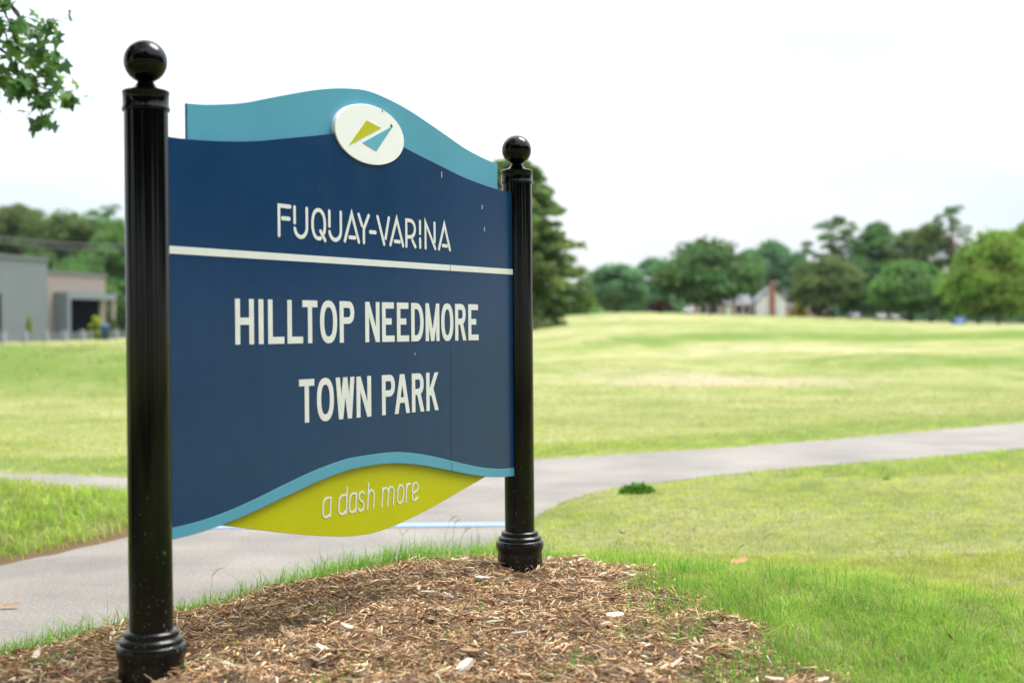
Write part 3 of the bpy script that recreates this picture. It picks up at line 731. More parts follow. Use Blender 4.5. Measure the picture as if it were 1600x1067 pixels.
for s_, z_, hh, ww in ((1.105, 1.8795, 0.010, 0.006), (1.055, 1.921, 0.005, 0.004)):
    MB().box(LX(s_)-ww/2, LX(s_)+ww/2, -0.0182, -0.016, z_-hh/2, z_+hh/2).build('paint_chip', M['rust'], badge)
MB().box(LX(1.4658), LX(1.4675), PF-0.0020, PF, 1.4158, 1.4355).build('paint_chip', M['rust'], panel)

# --- posts
def make_post(s, zo, nm_label, zb=0.0):
    x = LX(s)
    p = MB().lathe([(0.0568, 0.20), (0.0568, 1.80)], 192, x, flute=[0.0002, 0.0002, 16]).build('post', M['post'], sign); auto_smooth(p, 40); tag(p, nm_label)
    capm = MB(); capm.lathe([(0.0615, 1.775+zo), (0.0622, 1.778+zo), (0.0615, 1.784+zo), (0.0595, 1.787+zo), (0.0595, 1.817+zo), (0.0610, 1.820+zo), (0.0605, 1.826+zo), (0.056, 1.829+zo), (0.040, 1.831+zo), (0.031, 1.837+zo), (0.0235, 1.846+zo), (0.021, 1.853+zo), (0.020, 1.862+zo)], 64, x)
    cp = capm.build('cap', M['post'], p); auto_smooth(cp, 40)
    zc = 1.905 + zo; R = 0.0562
    prof = [(0.019, 1.852+zo)] + [(R*math.cos(a), zc + R*math.sin(a)) for a in np.linspace(-1.22, 1.56, 34)]
    bl = MB().lathe(prof, 64, x).build('ball_finial', M['post'], p, smooth=True)
    bs = MB(); prof = [(0.0590, 0.440), (0.0660, 0.438), (0.0700, 0.434), (0.0712, 0.428), (0.0705, 0.422), (0.0770, 0.419), (0.0815, 0.415), (0.0825, 0.409), (0.0815, 0.404), (0.0880, 0.400), (0.0912, 0.394), (0.0915, 0.384), (0.0900, 0.374), (0.0865, 0.366), (0.0840, 0.358)]
    bs.lathe([(r, z+zb) for r, z in prof[::-1]], 96, x)
    b1 = bs.build('base_ring', M['post'], p); auto_smooth(b1, 30)
    b2 = MB(); zz = [0.20, 0.24, 0.27, 0.30, 0.33, 0.352, 0.358]
    rr = [0.0865, 0.0862, 0.0858, 0.085, 0.0842, 0.084, 0.0835]
    b2.lathe([(r, z+zb) for r, z in zip(rr, zz)], 144, x, flute=[0.010]*5 + [0.006, 0.0, 24])
    b2 = b2.build('fluted_base', M['post'], p); auto_smooth(b2, 50)
    return p
make_post(0.0, 0.010, 'black round post nearest the camera', -0.012)
make_post(SW, -0.012, 'black round post at the far end of the sign')

# ------------------------------------------------------------------ grass blades
M['grass'] = attr_mat('grass_blades', 0.7, 0.40, spec=0.12)
def blades(name, x, y, h, wd, bend, c0, c1, label, seed=1, base_col=None):
    rs = np.random.RandomState(seed); n = len(x); z = T(x, y)
    an = rs.uniform(0, 6.283, n); le = np.abs(rs.normal(bend, bend*0.6, n))
    d = np.stack([np.cos(an), np.sin(an)], 1); sx = np.stack([-np.sin(an+rs.normal(0, .5, n)), np.cos(an)], 1)
    V = np.zeros((n, 6, 3))
    for j, (u, wk) in enumerate(((0, 1.0), (0.55, 0.8), (1.0, 0.08))):
        off = le*h*u*u; zz = h*(u - 0.30*np.minimum(le, 1.2)*u*u)
        for k, sg in enumerate((-0.5, 0.5)):
            V[:, j*2+k, 0] = x + d[:, 0]*off + sx[:, 0]*wd*wk*sg; V[:, j*2+k, 1] = y + d[:, 1]*off + sx[:, 1]*wd*wk*sg; V[:, j*2+k, 2] = z + zz - 0.004*(j == 0)
    f = np.array([(0, 1, 3, 2), (2, 3, 5, 4)]); F = (f[None] + (np.arange(n)*6)[:, None, None]).reshape(-1, 4)
    m = rs.uniform(0, 1, (n, 1)); col = c0*(1-m) + c1*m; col = col*rs.uniform(0.75, 1.2, (n, 1))
    me = np_mesh(name, V.reshape(-1, 3), F, np.repeat(col, 6, 0))
    return tag(link(name, me, M['grass']), label, 'grass', kind='stuff')
def sample(n, x0, x1, y0, y1, rs, margin=1.3, keep_path=True, mulch=0.0):
    x = rs.uniform(x0, x1, n); y = rs.uniform(y0, y1, n)
    k = (np.abs(x) < 0.43*y + margin)
    x, y = x[k], y[k]
    sp = poly_sd(x, y, PATHC); k = sp > rs.normal(-0.02, 0.05, len(x))
    x, y = x[k], y[k]
    sm = poly_sd(x, y, MULCH) + 0.05*wav(x, y, 0.5) + 0.10*np.clip(wav(x-2, y+7, 0.9), -1, 1)*(x > 0.2)
    return x, y, sm
def sm0(x, y): return poly_sd(x, y, MULCH) + 0.05*wav(x, y, 0.5)
rs = np.random.RandomState(21)
GR, GR2 = np.array([0.115, 0.28, 0.030]), np.array([0.25, 0.48, 0.055])
YG, YG2 = np.array([0.32, 0.42, 0.060]), np.array([0.51, 0.54, 0.13])
STR = np.array([0.52, 0.455, 0.26])
def clump(x, y, L, seed=0): return 0.5 + 0.5*np.clip(wav(x+seed*3.7, y-seed*1.9, L), -1, 1)
# tall lush grass round the bed
x, y, sm = sample(290000, -2.9, 3.6, 2.9, 7.2, rs)
right = (x > 0.25) | (y > 6.0)
pk = np.where(right, 0.9*(1 - sstep(sm + 0.25*sstep(y, 4.5, 6.0), 0.35, 1.5)), 1.7*(1 - sstep(sm, 0.30, 0.75)))*sstep(sm, -0.16, 0.16)*(0.25 + 1.0*clump(x, y, 0.35))
k = rs.uniform(0, 1, len(x)) < pk*0.42
x, y = x[k], y[k]; n = len(x)
blades('tall_grass', x, y, rs.uniform(0.025, 0.125, n)*(0.35 + 0.85*clump(x, y, 0.5, 1)), rs.uniform(0.0014, 0.0034, n), 1.15, np.where(rs.uniform(0, 1, (n, 1)) < 0.07, STR, GR*(0.75+0.5*clump(x, y, 0.6, 7)[:, None])), np.where(rs.uniform(0, 1, (n, 1)) < 0.15, YG2, GR2), 'bright green unmown grass round the edge of the mulch bed', 2)
# stray sprouts in the mulch
x, y, sm = sample(40000, -1.6, 1.0, 3.2, 6.0, rs)
g = wav(x+11, y+5, 0.42); k = (sm < -0.02) & (g > 0.62 - 0.95*sstep(x, 0.1, 0.6)) & (rs.uniform(0, 1, len(x)) < 0.16 + 0.5*sstep(x, 0.3, 0.7)); x, y = x[k], y[k]; n = len(x)
o = blades('grass_sprouts', x, y, rs.uniform(0.02, 0.06, n), rs.uniform(0.0018, 0.0035, n), 0.8, GR, GR2, 'stray green sprouts growing through the mulch', 3); o.location.z = 0.03
# mown lawn by distance
def lawn(n, box, h0, h1, w0, w1, seed, dens=None, name='lawn_grass', label='', green=0.0):
    x, y, sm = sample(n, *box, rs)
    k = sm0(x, y) > rs.uniform(-0.10, 0.08, len(x))
    if dens is not None: k &= rs.uniform(0, 1, len(x)) < dens(x, y)
    x, y = x[k], y[k]; n = len(x)
    g = clump(x, y, 0.8, seed)[:, None]; g2 = clump(x, y, 0.33, seed+4)[:, None]
    nearb = (1 - sstep(y, 4.4, 6.4))[:, None]
    pe = (0.75*(1 - sstep(poly_sd(x, y, PATHC), 0.1, 1.3))*(y > 11.0)*np.clip(clump(x, y, 2.5, 2)+0.2, 0, 1))[:, None]
    nearb = np.maximum(np.maximum(nearb, pe), green*(0.5 + 0.7*clump(x, y, 0.9, 5)[:, None])).clip(0, 1)
    pat = np.zeros(n)
    for cx, cy, sx_, sy_, k_ in ((3.0, 6.4, .7, .5, .55), (2.3, 5.4, .35, .5, .45), (4.3, 8.3, 1.1, .7, .35), (1.2, 8.4, .4, .5, .4), (6, 21, 3, 1.8, .5), (1.2, 19, 2.2, 1.2, .5), (5.5, 36, 5, 4.5, .8), (-1, 42, 8, 6, .5)):
        pat = np.maximum(pat, k_*np.exp(-((x-cx)/sx_)**2 - ((y-cy)/sy_)**2))
    a = YG*(1-nearb) + (0.55*GR2+0.45*YG)*nearb; b = YG2*(1-nearb*0.6) + GR2*nearb*0.6
    dry = (rs.uniform(0, 1, (n, 1)) < 0.06 + 0.30*np.clip(g-0.35, 0, 1) + pat[:, None]); a = np.where(dry, STR*0.8, a); b = np.where(dry, STR, b)
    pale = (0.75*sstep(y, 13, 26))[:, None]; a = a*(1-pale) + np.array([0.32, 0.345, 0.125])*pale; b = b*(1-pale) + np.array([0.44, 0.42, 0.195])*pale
    sh = 0.75 + 0.5*g2
    bank = np.maximum(sstep(-x, 3, 6)*sstep(y, 26.5, 28.5)*(1 - sstep(y, 32, 38)), 0)[:, None]; sh = sh*(1 - bank*(0.15 + 0.5*clump(x, y, 1.6, 3)[:, None]))  # bank blades darkened in colour, in place of slope shading
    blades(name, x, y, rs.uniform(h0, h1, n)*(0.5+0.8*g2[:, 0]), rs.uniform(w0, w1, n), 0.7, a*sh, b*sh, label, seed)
lawn(200000, (0.2, 5.4, 3.0, 7.5), 0.014, 0.046, 0.0018, 0.0038, 5, label='short green and straw coloured grass beside the mulch bed')
lawn(170000, (-0.4, 9.2, 7.0, 15.5), 0.012, 0.032, 0.003, 0.006, 6, label='sunlit mown grass between the mulch bed and the path')
lawn(60000, (-6.5, -1.9, 4.5, 11.2), 0.04, 0.11, 0.004, 0.009, 7, dens=lambda x, y: np.where(y < 9.3, sstep(poly_sd(x, y, PATHC), 0.0, 0.20), 1.0), green=0.75, label='bushy green grass on the island between the two paths')
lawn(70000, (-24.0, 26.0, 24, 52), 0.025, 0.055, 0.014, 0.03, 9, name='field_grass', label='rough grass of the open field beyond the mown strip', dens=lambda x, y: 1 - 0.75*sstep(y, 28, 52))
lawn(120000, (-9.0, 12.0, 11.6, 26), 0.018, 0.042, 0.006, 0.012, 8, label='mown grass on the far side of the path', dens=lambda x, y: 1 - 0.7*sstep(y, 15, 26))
# seed stalks standing above the grass
def stalks():
    mb = MB(); r = random.Random(4)
    spots = [(-1.05, 5.1), (-0.45, 5.95), (-0.33, 6.02), (-0.28, 6.05), (-0.22, 6.03), (0.62, 5.95), (0.78, 5.85), (0.95, 5.8), (1.5, 5.2), (1.65, 5.9), (1.0, 6.1)]
    for (x, y) in spots:
        for _ in range(1):
            x0, y0 = x + r.uniform(-.06, .06), y + r.uniform(-.06, .06); z = Ts(x0, y0); h = r.uniform(0.08, 0.15); a = r.uniform(0, 6.28); l = r.uniform(0.01, 0.05)
            tip = (x0+l*math.cos(a), y0+l*math.sin(a), z+h)
            mb.tube([(x0, y0, z), (x0+l*.3*math.cos(a), y0+l*.3*math.sin(a), z+h*.55), tip], [0.0009, 0.0007, 0.0005], 4)
            for q in range(3):
                b = a + (q-1)*0.9 + r.uniform(-.3, .3); e = r.uniform(0.02, 0.045)
                mb.tube([tip, (tip[0]+e*.6*math.cos(b), tip[1]+e*.6*math.sin(b), tip[2]+e*.55), (tip[0]+e*math.cos(b), tip[1]+e*math.sin(b), tip[2]+e*.6)], [0.0007, 0.0013, 0.0006], 4)
    tag(mb.build('seed_stalks', paint('seed_stalk', (0.26, 0.33, 0.11), 0.7, 0.2, 20)), 'thin grass seed stalks standing above the lawn', 'grass', kind='stuff')
stalks()

# ------------------------------------------------------------------ trees
M['leaf'] = attr_mat('foliage', 0.85, 0.35, spec=0.06)
M['bark'] = paint('bark', (0.085, 0.065, 0.048), 0.9, 0.35, 14, 0.8)
M['pinebark'] = paint('pine_bark', (0.16, 0.10, 0.065), 0.9, 0.35, 10, 0.8)
def leaf_quads(P, nrm, size, rs, aspect=0.6):
    n = len(P)
    r = rs.normal(0, 1, (n, 3)); t = np.cross(nrm, r); t /= np.linalg.norm(t, axis=1)[:, None] + 1e-9
    b = np.cross(nrm, t)
    V = np.zeros((n, 4, 3)); s = size[:, None]
    V[:, 0] = P - t*s*0.5; V[:, 1] = P + b*s*0.5*aspect + nrm*s*0.08; V[:, 2] = P + t*s*0.5; V[:, 3] = P - b*s*0.5*aspect + nrm*s*0.08
    F = np.arange(n*4).reshape(-1, 4)
    return V.reshape(-1, 3), F
def unit(v): return v/(np.linalg.norm(v, axis=-1, keepdims=True) + 1e-9)
def crown_points(rs, clumps, per):
    Ps, Ns, Ci = [], [], []
    for i, (c, r, fl) in enumerate(clumps):
        d = unit(rs.normal(0, 1, (per, 3))); d[:, 2] = np.where(d[:, 2] < -0.2, -d[:, 2]*0.6, d[:, 2]); d = unit(d)
        rad = r*rs.uniform(0.55, 1.08, (per, 1))
        p = c + d*rad*np.array([1, 1, fl]); Ps.append(p)
        Ns.append(unit(d*0.9 + rs.normal(0, 0.55, (per, 3)) + np.array([0, 0, 0.25]))); Ci.append(np.full(per, i))
    return np.concatenate(Ps), np.concatenate(Ns), np.concatenate(Ci)
def clumps_round(rs, rx, rz, n, cr):
    out = []
    for i in range(n):
        d = unit(rs.normal(0, 1, 3)); q = rs.uniform(0.15, 1.0)**0.45
        c = d*np.array([rx-cr*rx*0.6, rx-cr*rx*0.6, rz-cr*rx*0.5])*q
        if c[2] < -0.74*rz: c[2] = -0.74*rz*rs.uniform(0.7, 1)
        out.append((c, rx*cr*rs.uniform(0.65, 1.25), 0.8))
    return out
def foliage(name, clumps, per, leaf, col, rs, parent, zoff, var=0.22, aspect=0.7):
    P, Nn, ci = crown_points(rs, clumps, per)
    P = P + np.array([0, 0, zoff])
    V, F = leaf_quads(P, Nn, leaf*rs.uniform(0.6, 1.3, len(P)), rs, aspect)
    cc = 1 + rs.uniform(-var, var, (len(clumps), 1)); hue = rs.normal(0, 0.06, (len(clumps), 3))
    c = np.array(col)*(cc*(1+hue))[ci]*rs.uniform(0.8, 1.2, (len(P), 1))
    return link(name, np_mesh(name, V, F, np.repeat(c, 4, 0)), M['leaf'], parent)
def trunk_limbs(rs, h, r0, hc, clumps, zoff, parent, mat, nl=7, lean=0.0):
    mb = MB(); top = hc
    ax = [(lean*u*u*h*0.1 + 0.05*math.sin(u*5)*r0*4*u, 0.04*math.cos(u*4)*r0*4*u, top*u) for u in np.linspace(0, 1, 7)]
    mb.tube([(0, 0, -0.3)] + ax, [r0*1.35] + [r0*(1.15 - 0.8*u) for u in np.linspace(0, 1, 7)], 9)
    tr = mb.build('trunk', mat, parent, smooth=True)
    lm = MB()
    idx = rs.choice(len(clumps), min(nl, len(clumps)), replace=False)
    for i in idx:
        c = np.array(clumps[i][0]) + np.array([0, 0, zoff]); u = rs.uniform(0.35, 0.9); s = np.array(ax[int(u*6)])
        md = (s+c)/2 + np.array([0, 0, 0.08*h*rs.uniform(-.5, 1)])
        lm.tube([s, md, c], [r0*0.42, r0*0.26, r0*0.08], 6)
    lm.build('limbs', mat, tr, smooth=True)
def tree(name, px, top, base, hw, Y, col, label, seed, kind='round', group=None, per=None, leaf=None, gap=None):
    rs = np.random.RandomState(seed); X = pxx(px, Y); z0 = Ts(X, Y)
    ztop = pxz(px, top, Y); h = ztop - z0; rx = hw/FPX*Y
    root = empty(name, (X, Y, z0)); tag(root, label, 'tree', group)
    rx *= 1.15; sc_ = max(0.26, rx*0.06)
    if kind == 'round':
        rz = h*0.50; zc = h - rz*1.0
        cl = clumps_round(rs, rx*1.06, rz, 85, 0.34); foliage('crown', cl, per or 170, leaf or sc_*1.75, col, rs, root, zc)
        trunk_limbs(rs, h, max(0.18, h*0.022), zc+rz*0.3, cl, zc, root, M['bark'])
    elif kind == 'tall':                      # forest tree, crown from low down
        rz = h*0.46; zc = h*0.53
        cl = []
        for i in range(85):
            u = rs.uniform(0, 1); zz = -rz + 2*rz*u; rr = rx*(0.55 + 0.75*math.sin(math.pi*min(1, 0.12+0.80*u)))*0.85*(1 if u < .8 else (1-u)*4.2+0.16)
            a = rs.uniform(0, 6.283); q = rs.uniform(0.1, 1)**0.5
            cl.append((np.array([rr*q*math.cos(a), rr*q*math.sin(a), zz*0.93]), rx*rs.uniform(0.24, 0.44), 0.8))
        foliage('crown', cl, per or 150, leaf or sc_*1.8, col, rs, root, zc); trunk_limbs(rs, h, max(0.2, h*0.016), h*0.8, cl, zc, root, M['bark'])
    elif kind == 'open':                      # old pine with an open top
        cl = []; zc = 0
        n = gap or 40
        for i in range(n):
            u = 0.50 + 0.5*(i+rs.uniform(0, 1))/n; a = rs.uniform(0, 6.283)
            rr = rx*(0.25 + 0.85*math.sin(math.pi*min(1.0, (u-0.42)/0.62)))*rs.uniform(0.1, 1.0)
            cl.append((np.array([rr*math.cos(a), rr*math.sin(a), h*u*0.97]), rx*rs.uniform(0.17, 0.32), 0.62))
        foliage('crown', cl, per or 130, leaf or sc_*1.8, col, rs, root, 0, aspect=0.35); trunk_limbs(rs, h, h*0.013, h*0.97, cl, 0, root, M['pinebark'], nl=26)
    return root
def shrub(name, px, top, hw, Y, col, label, seed, cone=False, leaf=0.3, stem=True):
    rs = np.random.RandomState(seed); X = pxx(px, Y); z0 = Ts(X, Y); h = pxz(px, top, Y) - z0; rx = hw/FPX*Y
    root = empty(name, (X, Y, z0)); tag(root, label, 'shrub')
    cl = []
    for i in range(30):
        u = rs.uniform(0.05, 0.98); a = rs.uniform(0, 6.283); rr = rx*((1-u)*1.0+0.08 if cone else math.sqrt(max(0.02, 1-(u*1.02)**2.4)))*rs.uniform(0.3, 0.85)
        cl.append((np.array([rr*math.cos(a), rr*math.sin(a), h*u*0.92]), rx*rs.uniform(0.2, 0.34)*(1.2-0.7*u if cone else 1), 0.85))
    foliage('foliage', cl, 70, leaf, col, rs, root, 0)
    mb = MB()
    for k in range(3):
        a = k*2.1; mb.tube([(0.05*math.cos(a), 0.05*math.sin(a), -0.1), (rx*.12*math.cos(a), rx*.12*math.sin(a), h*0.35), (rx*.3*math.cos(a), rx*.3*math.sin(a), h*0.7)], [0.06, 0.045, 0.02], 6)
    mb.build('stems', M['bark'], root)
    return root
DG, MG, LG, OG, BG_ = (0.100, 0.190, 0.064), (0.130, 0.250, 0.070), (0.190, 0.310, 0.052), (0.125, 0.180, 0.060), (0.120, 0.240, 0.110)
WOODS_L = 'trees behind the grey building'; WOODS_R = 'trees along the far edge of the field'
for i, (px, top, hw, Y, col, kd, lb) in enumerate([
    (-40, 322, 62, 235, MG, 'tall', 'leafy tree cut by the left edge of the picture behind the grey building'),
    (28, 318, 46, 228, OG, 'tall', 'olive green tall tree rising behind the grey metal building'),
    (66, 326, 36, 245, DG, 'open', 'dark thin pine with sky gaps behind the grey building'),
    (105, 330, 44, 225, OG, 'tall', 'tall tree behind the brick part of the building'),
    (142, 320, 34, 240, MG, 'tall', 'narrow crowned tall tree right of the brick wall'),
    (172, 318, 26, 250, BG_, 'open', 'pale narrow tree top close to the near black post'),
    (190, 350, 46, 222, MG, 'tall', 'mid green tree partly hidden by the near black post'),
    (130, 395, 40, 214, MG, 'round', 'lower light green tree just behind the brick wall'),
    (60, 390, 40, 216, DG, 'round', 'dark lower tree behind the step in the roof line'),
    (240, 345, 50, 230, MG, 'tall', 'leafy tree behind the near black post and sign panel'),
    (88, 345, 40, 252, MG, 'tall', 'mid green tree filling the gap above the roof step'),
    (8, 330, 44, 250, DG, 'tall', 'dark green tree behind the left end of the grey building'),
    (160, 352, 40, 256, OG, 'tall', 'olive tree behind the right end of the brick wall'),
    (320, 350, 52, 240, MG, 'tall', 'leafy tree hidden behind the left part of the sign'), (410, 362, 52, 250, OG, 'tall', 'olive tree hidden behind the middle of the sign'),
    (500, 372, 54, 245, DG, 'tall', 'dark tree hidden behind the sign lettering'), (590, 380, 52, 255, MG, 'tall', 'green tree hidden behind the right part of the sign'),
    (680, 392, 50, 262, BG_, 'tall', 'pale tree hidden behind the far end of the sign'), (755, 400, 46, 268, MG, 'tall', 'green tree hidden behind the far black post')]):
    tree('woodland_tree', px, top, 528, hw*1.12, Y, tuple(c*0.92 for c in col), lb, 100+i, kd, WOODS_L)
for i, (nm, px, top, hw, Y, col, kd, lb) in enumerate([
    ('maple_tree', 966, 413, 40, 250, BG_, 'round', 'rounded mid green tree left of the dark red bush'),
    ('woodland_tree', 1022, 408, 34, 285, BG_, 'tall', 'pale green tree between two rounder trees behind the red bush'),
    ('woodland_tree', 925, 432, 22, 270, BG_, 'tall', 'small pale tree just right of the big pine'),
    ('oak_tree', 1110, 374, 76, 235, DG, 'round', 'broad dark round oak in the middle of the far field edge'),
    ('woodland_tree', 1205, 380, 34, 330, BG_, 'tall', 'bluish green tree behind the house with the chimney'),
    ('woodland_tree', 1175, 392, 26, 335, BG_, 'tall', 'bluish far tree behind the right side of the round oak'),
    ('woodland_tree', 1243, 396, 30, 325, BG_, 'tall', 'bluish tree above the pale roofed house'),
    ('woodland_tree', 1262, 420, 24, 320, DG, 'tall', 'dark far tree right of the bluish ones'),
    ('pine_tree', 1301, 338, 40, 262, DG, 'open', 'open topped pine above the olive tree'),
    ('woodland_tree', 1292, 398, 50, 250, OG, 'round', 'olive brown spreading tree left of the white vehicle'),
    ('woodland_tree', 1340, 405, 36, 258, DG, 'tall', 'dark tree between the olive tree and the light green tree'),
    ('woodland_tree', 1375, 351, 38, 262, DG, 'tall', 'dark tall tree with rounded top right of the open pine'),
    ('woodland_tree', 1420, 362, 34, 266, OG, 'tall', 'dull green tree top behind the light green tree'),
    ('woodland_tree', 1455, 352, 40, 260, OG, 'tall', 'dull tall tree under the highest pine top'),
    ('pine_tree', 1488, 320, 28, 255, DG, 'open', 'highest open pine on the far field edge'),
    ('woodland_tree', 1425, 409, 56, 222, MG, 'round', 'light green bushy tree behind the parked white vehicles'),
    ('woodland_tree', 1488, 424, 38, 215, MG, 'round', 'green bushy tree behind the blue board'),
    ('willow_tree', 1560, 372, 62, 195, LG, 'tall', 'bright yellow green tree near the right edge of the picture'),
    ('willow_tree', 1618, 352, 60, 205, LG, 'tall', 'bright green tree cut by the right edge of the picture'),
    ('woodland_tree', 1530, 378, 30, 225, MG, 'tall', 'mid green tree between the high pine and the bright tree'),
    ('woodland_tree', 1700, 350, 80, 215, MG, 'tall', 'tree standing outside the right edge of the picture')]):
    tree(nm, px, top, 505, hw, Y, col, lb, 200+i, kd, WOODS_R)

# big pine behind the far post
def big_pine():
    rs = np.random.RandomState(5); Y = 105.0; X = pxx(808, Y); z0 = Ts(X, Y); h = pxz(808, 250, Y) - z0
    root = empty('pine_tree', (X, Y, z0)); tag(root, 'large drooping pine close behind the far black post', 'tree')
    cl = []; lm = MB()
    for i in range(96):
        u = 0.06 + 0.94*(i/95)**0.95; a = i*2.399 + rs.normal(0, 0.25)
        L = 5.4*(1 - 0.80*u**1.7)*rs.uniform(0.78, 1.08)*(0.75 if u < 0.10 else 1); up = -0.10 + 0.25*u
        st = np.array([0, 0, h*u*0.96]); en = st + np.array([math.cos(a)*L, math.sin(a)*L, L*up])
        lm.tube([st, (st+en)/2 + np.array([0, 0, 0.12*L]), en], [0.09*(1.2-u), 0.06*(1.2-u), 0.02], 5)
        for k in range(6):
            q = 0.28 + 0.72*k/5; c = st + (en-st)*q + np.array([0, 0, 0.12*L*4*q*(1-q)*1.0]) + rs.normal(0, 0.18, 3)
            cl.append((c, rs.uniform(0.55, 1.0)*(1.15-0.45*u), 0.6))
    foliage('crown', cl, 75, 0.50, (0.155, 0.230, 0.072), rs, root, 0, var=0.3, aspect=0.45)
    mb = MB(); mb.tube([(0, 0, -0.3), (0.05, 0, h*0.3), (0, 0.05, h*0.7), (0, 0, h*0.97)], [0.30, 0.24, 0.14, 0.04], 9)
    tr = mb.build('trunk', M['pinebark'], root, smooth=True); lm.build('limbs', M['pinebark'], tr)
big_pine()

# shade tree over the viewer; only the tip of one branch hangs into view
def shade_tree():
    rs = np.random.RandomState(17); bx, by = -6.2, 3.2; z0 = Ts(bx, by)
    root = empty('sweetgum_tree', (bx, by, z0)); tag(root, 'leafy tree branch with lobed leaves hanging in at the top left', 'tree')
    cl = []
    for i in range(230):
        d = unit(rs.normal(0, 1, 3)); q = rs.uniform(0.2, 1)**0.4
        c = np.array([d[0]*6.2*q, d[1]*5.6*q, 7.4 + d[2]*4.0*q])
        wx, wy = c[0]+bx, c[1]+by; wz = c[2]+z0
        lim = CAM_H + 0.25*wy + 1.0
        if wy > 0.5 and wx > -0.40*wy - 1.0 and wz < lim: continue
        if wz < 3.2: continue
        if wy > 7.2 and wx > -0.40*wy - 0.6: continue
        cl.append((c, rs.uniform(0.55, 0.85), 0.7))
    foliage('crown', cl, 110, 0.17, (0.060, 0.125, 0.030), rs, root, 0)
    mb = MB(); mb.tube([(0, 0, -0.3), (0.1, 0, 1.5), (0.0, 0.1, 3.5), (0.15, 0, 6), (0.1, 0.1, 9.5)], [0.34, 0.27, 0.24, 0.17, 0.05], 12)
    tr = mb.build('trunk', M['bark'], root, smooth=True)
    lm = MB()
    for i in rs.choice(len(cl), 40, replace=False):
        c = cl[i][0]; s = np.array([0.05, 0.05, rs.uniform(2.8, 7)]); s[2] = min(s[2], c[2])
        lm.tube([s, (s+c)/2 + np.array([0, 0, 0.3]), c], [0.09, 0.055, 0.015], 6)
    lm.build('limbs', M['bark'], tr, smooth=True)
    # the visible branch
    br = MB()
    def loc(px, py, Y): return np.array([pxx(px, Y) - bx, Y - by, pxz(px, py, Y) - z0])
    tw = [[(-150, -60, 7.6), (-60, 40, 7.8), (0, 100, 8.0), (40, 122, 8.1), (75, 140, 8.15), (108, 138, 8.2)],
          [(-40, -120, 8.0), (0, -20, 8.1), (40, 35, 8.2), (62, 60, 8.25), (70, 92, 8.2), (80, 112, 8.2)],
          [(-80, 20, 8.0), (-20, 60, 8.0), (20, 88, 8.05), (34, 120, 8.1), (60, 160, 8.15), (72, 186, 8.15)],
          [(-90, -60, 7.8), (-30, -20, 7.9), (8, 10, 8.0), (22, 40, 8.0), (30, 80, 8.0)],
          [(40, 35, 8.2), (62, 44, 8.2), (82, 40, 8.2)], [(-60, 40, 7.9), (-10, 30, 8.0), (15, 55, 8.0), (18, 92, 8.0)], [(-60, 60, 7.9), (-20, 118, 8.0), (8, 132, 8.0), (18, 142, 8.0)], [(-30, -20, 7.9), (10, -6, 8.0), (34, 20, 8.0), (46, 46, 8.0)], [(70, 92, 8.2), (85, 90, 8.2), (97, 98, 8.2)], [(60, 120, 8.1), (62, 145, 8.1), (58, 165, 8.1)]]
    lines = []
    for t_ in tw:
        pts = [loc(*p) for p in t_]; r = np.linspace(0.012, 0.0025, len(pts)); br.tube(pts, list(r), 6); lines.append(pts)
    s = np.array([0.0, 0.05, 3.0]); e = lines[0][0]; br.tube([s, s*0.5+e*0.5+np.array([0, 0, .25]), e], [0.09, 0.05, 0.012], 8)
    for k in (1, 2, 3):
        e2 = lines[k][0]; m2 = s*0.4 + e*0.6 + np.array([0, 0, .2]); br.tube([m2, (m2+e2)/2, e2], [0.045, 0.025, 0.012], 6)
    bo = br.build('branch', M['bark'], root, smooth=True); tag(bo, 'thin twigs with lobed green leaves against the sky')
    # lobed leaf
    mats = [paint('leaf_green', (0.11, 0.24, 0.075), 0.6, 0.2, 20, spec=0.2), paint('leaf_light', (0.20, 0.34, 0.08), 0.6, 0.2, 20, spec=0.2), paint('leaf_dark', (0.075, 0.165, 0.065), 0.45, 0.2, 20)]
    for m in mats:
        t = m.node_tree; b = t.nodes['Principled BSDF']; tr_ = nd(t, 'ShaderNodeBsdfTranslucent'); mxx = nd(t, 'ShaderNodeMixShader', Fac=0.4)
        src = b.inputs['Base Color'].links[0].from_socket; t.links.new(src, tr_.inputs['Color']); t.links.new(b.outputs['BSDF'], mxx.inputs[1]); t.links.new(tr_.outputs['BSDF'], mxx.inputs[2])
        t.links.new(mxx.outputs['Shader'], t.nodes['Material Output'].inputs['Surface'])
    lm = []
    for v in range(3):
        vs = [(0, 0, 0)]; fs = []; k = 0; n = 5
        ang = [-118, -62, 0, 62, 118]; ln = [0.66, 0.95, 1.05, 0.95, 0.66]
        ring = []
        for i in range(n):
            a = math.radians(ang[i]+rs.normal(0, 5)); L = ln[i]*rs.uniform(0.9, 1.1)
            if i: am = math.radians((ang[i]+ang[i-1])/2); ring.append((0.55*math.cos(am), 0.55*math.sin(am), -0.04))
            for da, l2 in ((-0.30, 0.68), (0, 1.0), (0.30, 0.68)): ring.append((L*l2*math.cos(a+da), L*l2*math.sin(a+da), -0.16*L*l2 + (0.05 if da else 0)))
        vs += ring; fs = [(0, i+1, i+2) for i in range(len(ring)-1)]
        mb = MB(); mb.add([(x+0.25, y, z) for x, y, z in vs], fs); me = bpy.data.meshes.new('leaf'); me.from_pydata(mb.v, [], mb.f); me.update()
        me.materials.append(mats[v]); me.polygons.foreach_set('use_smooth', [True]*len(me.polygons)); lm.append(me)
    cnt = 0
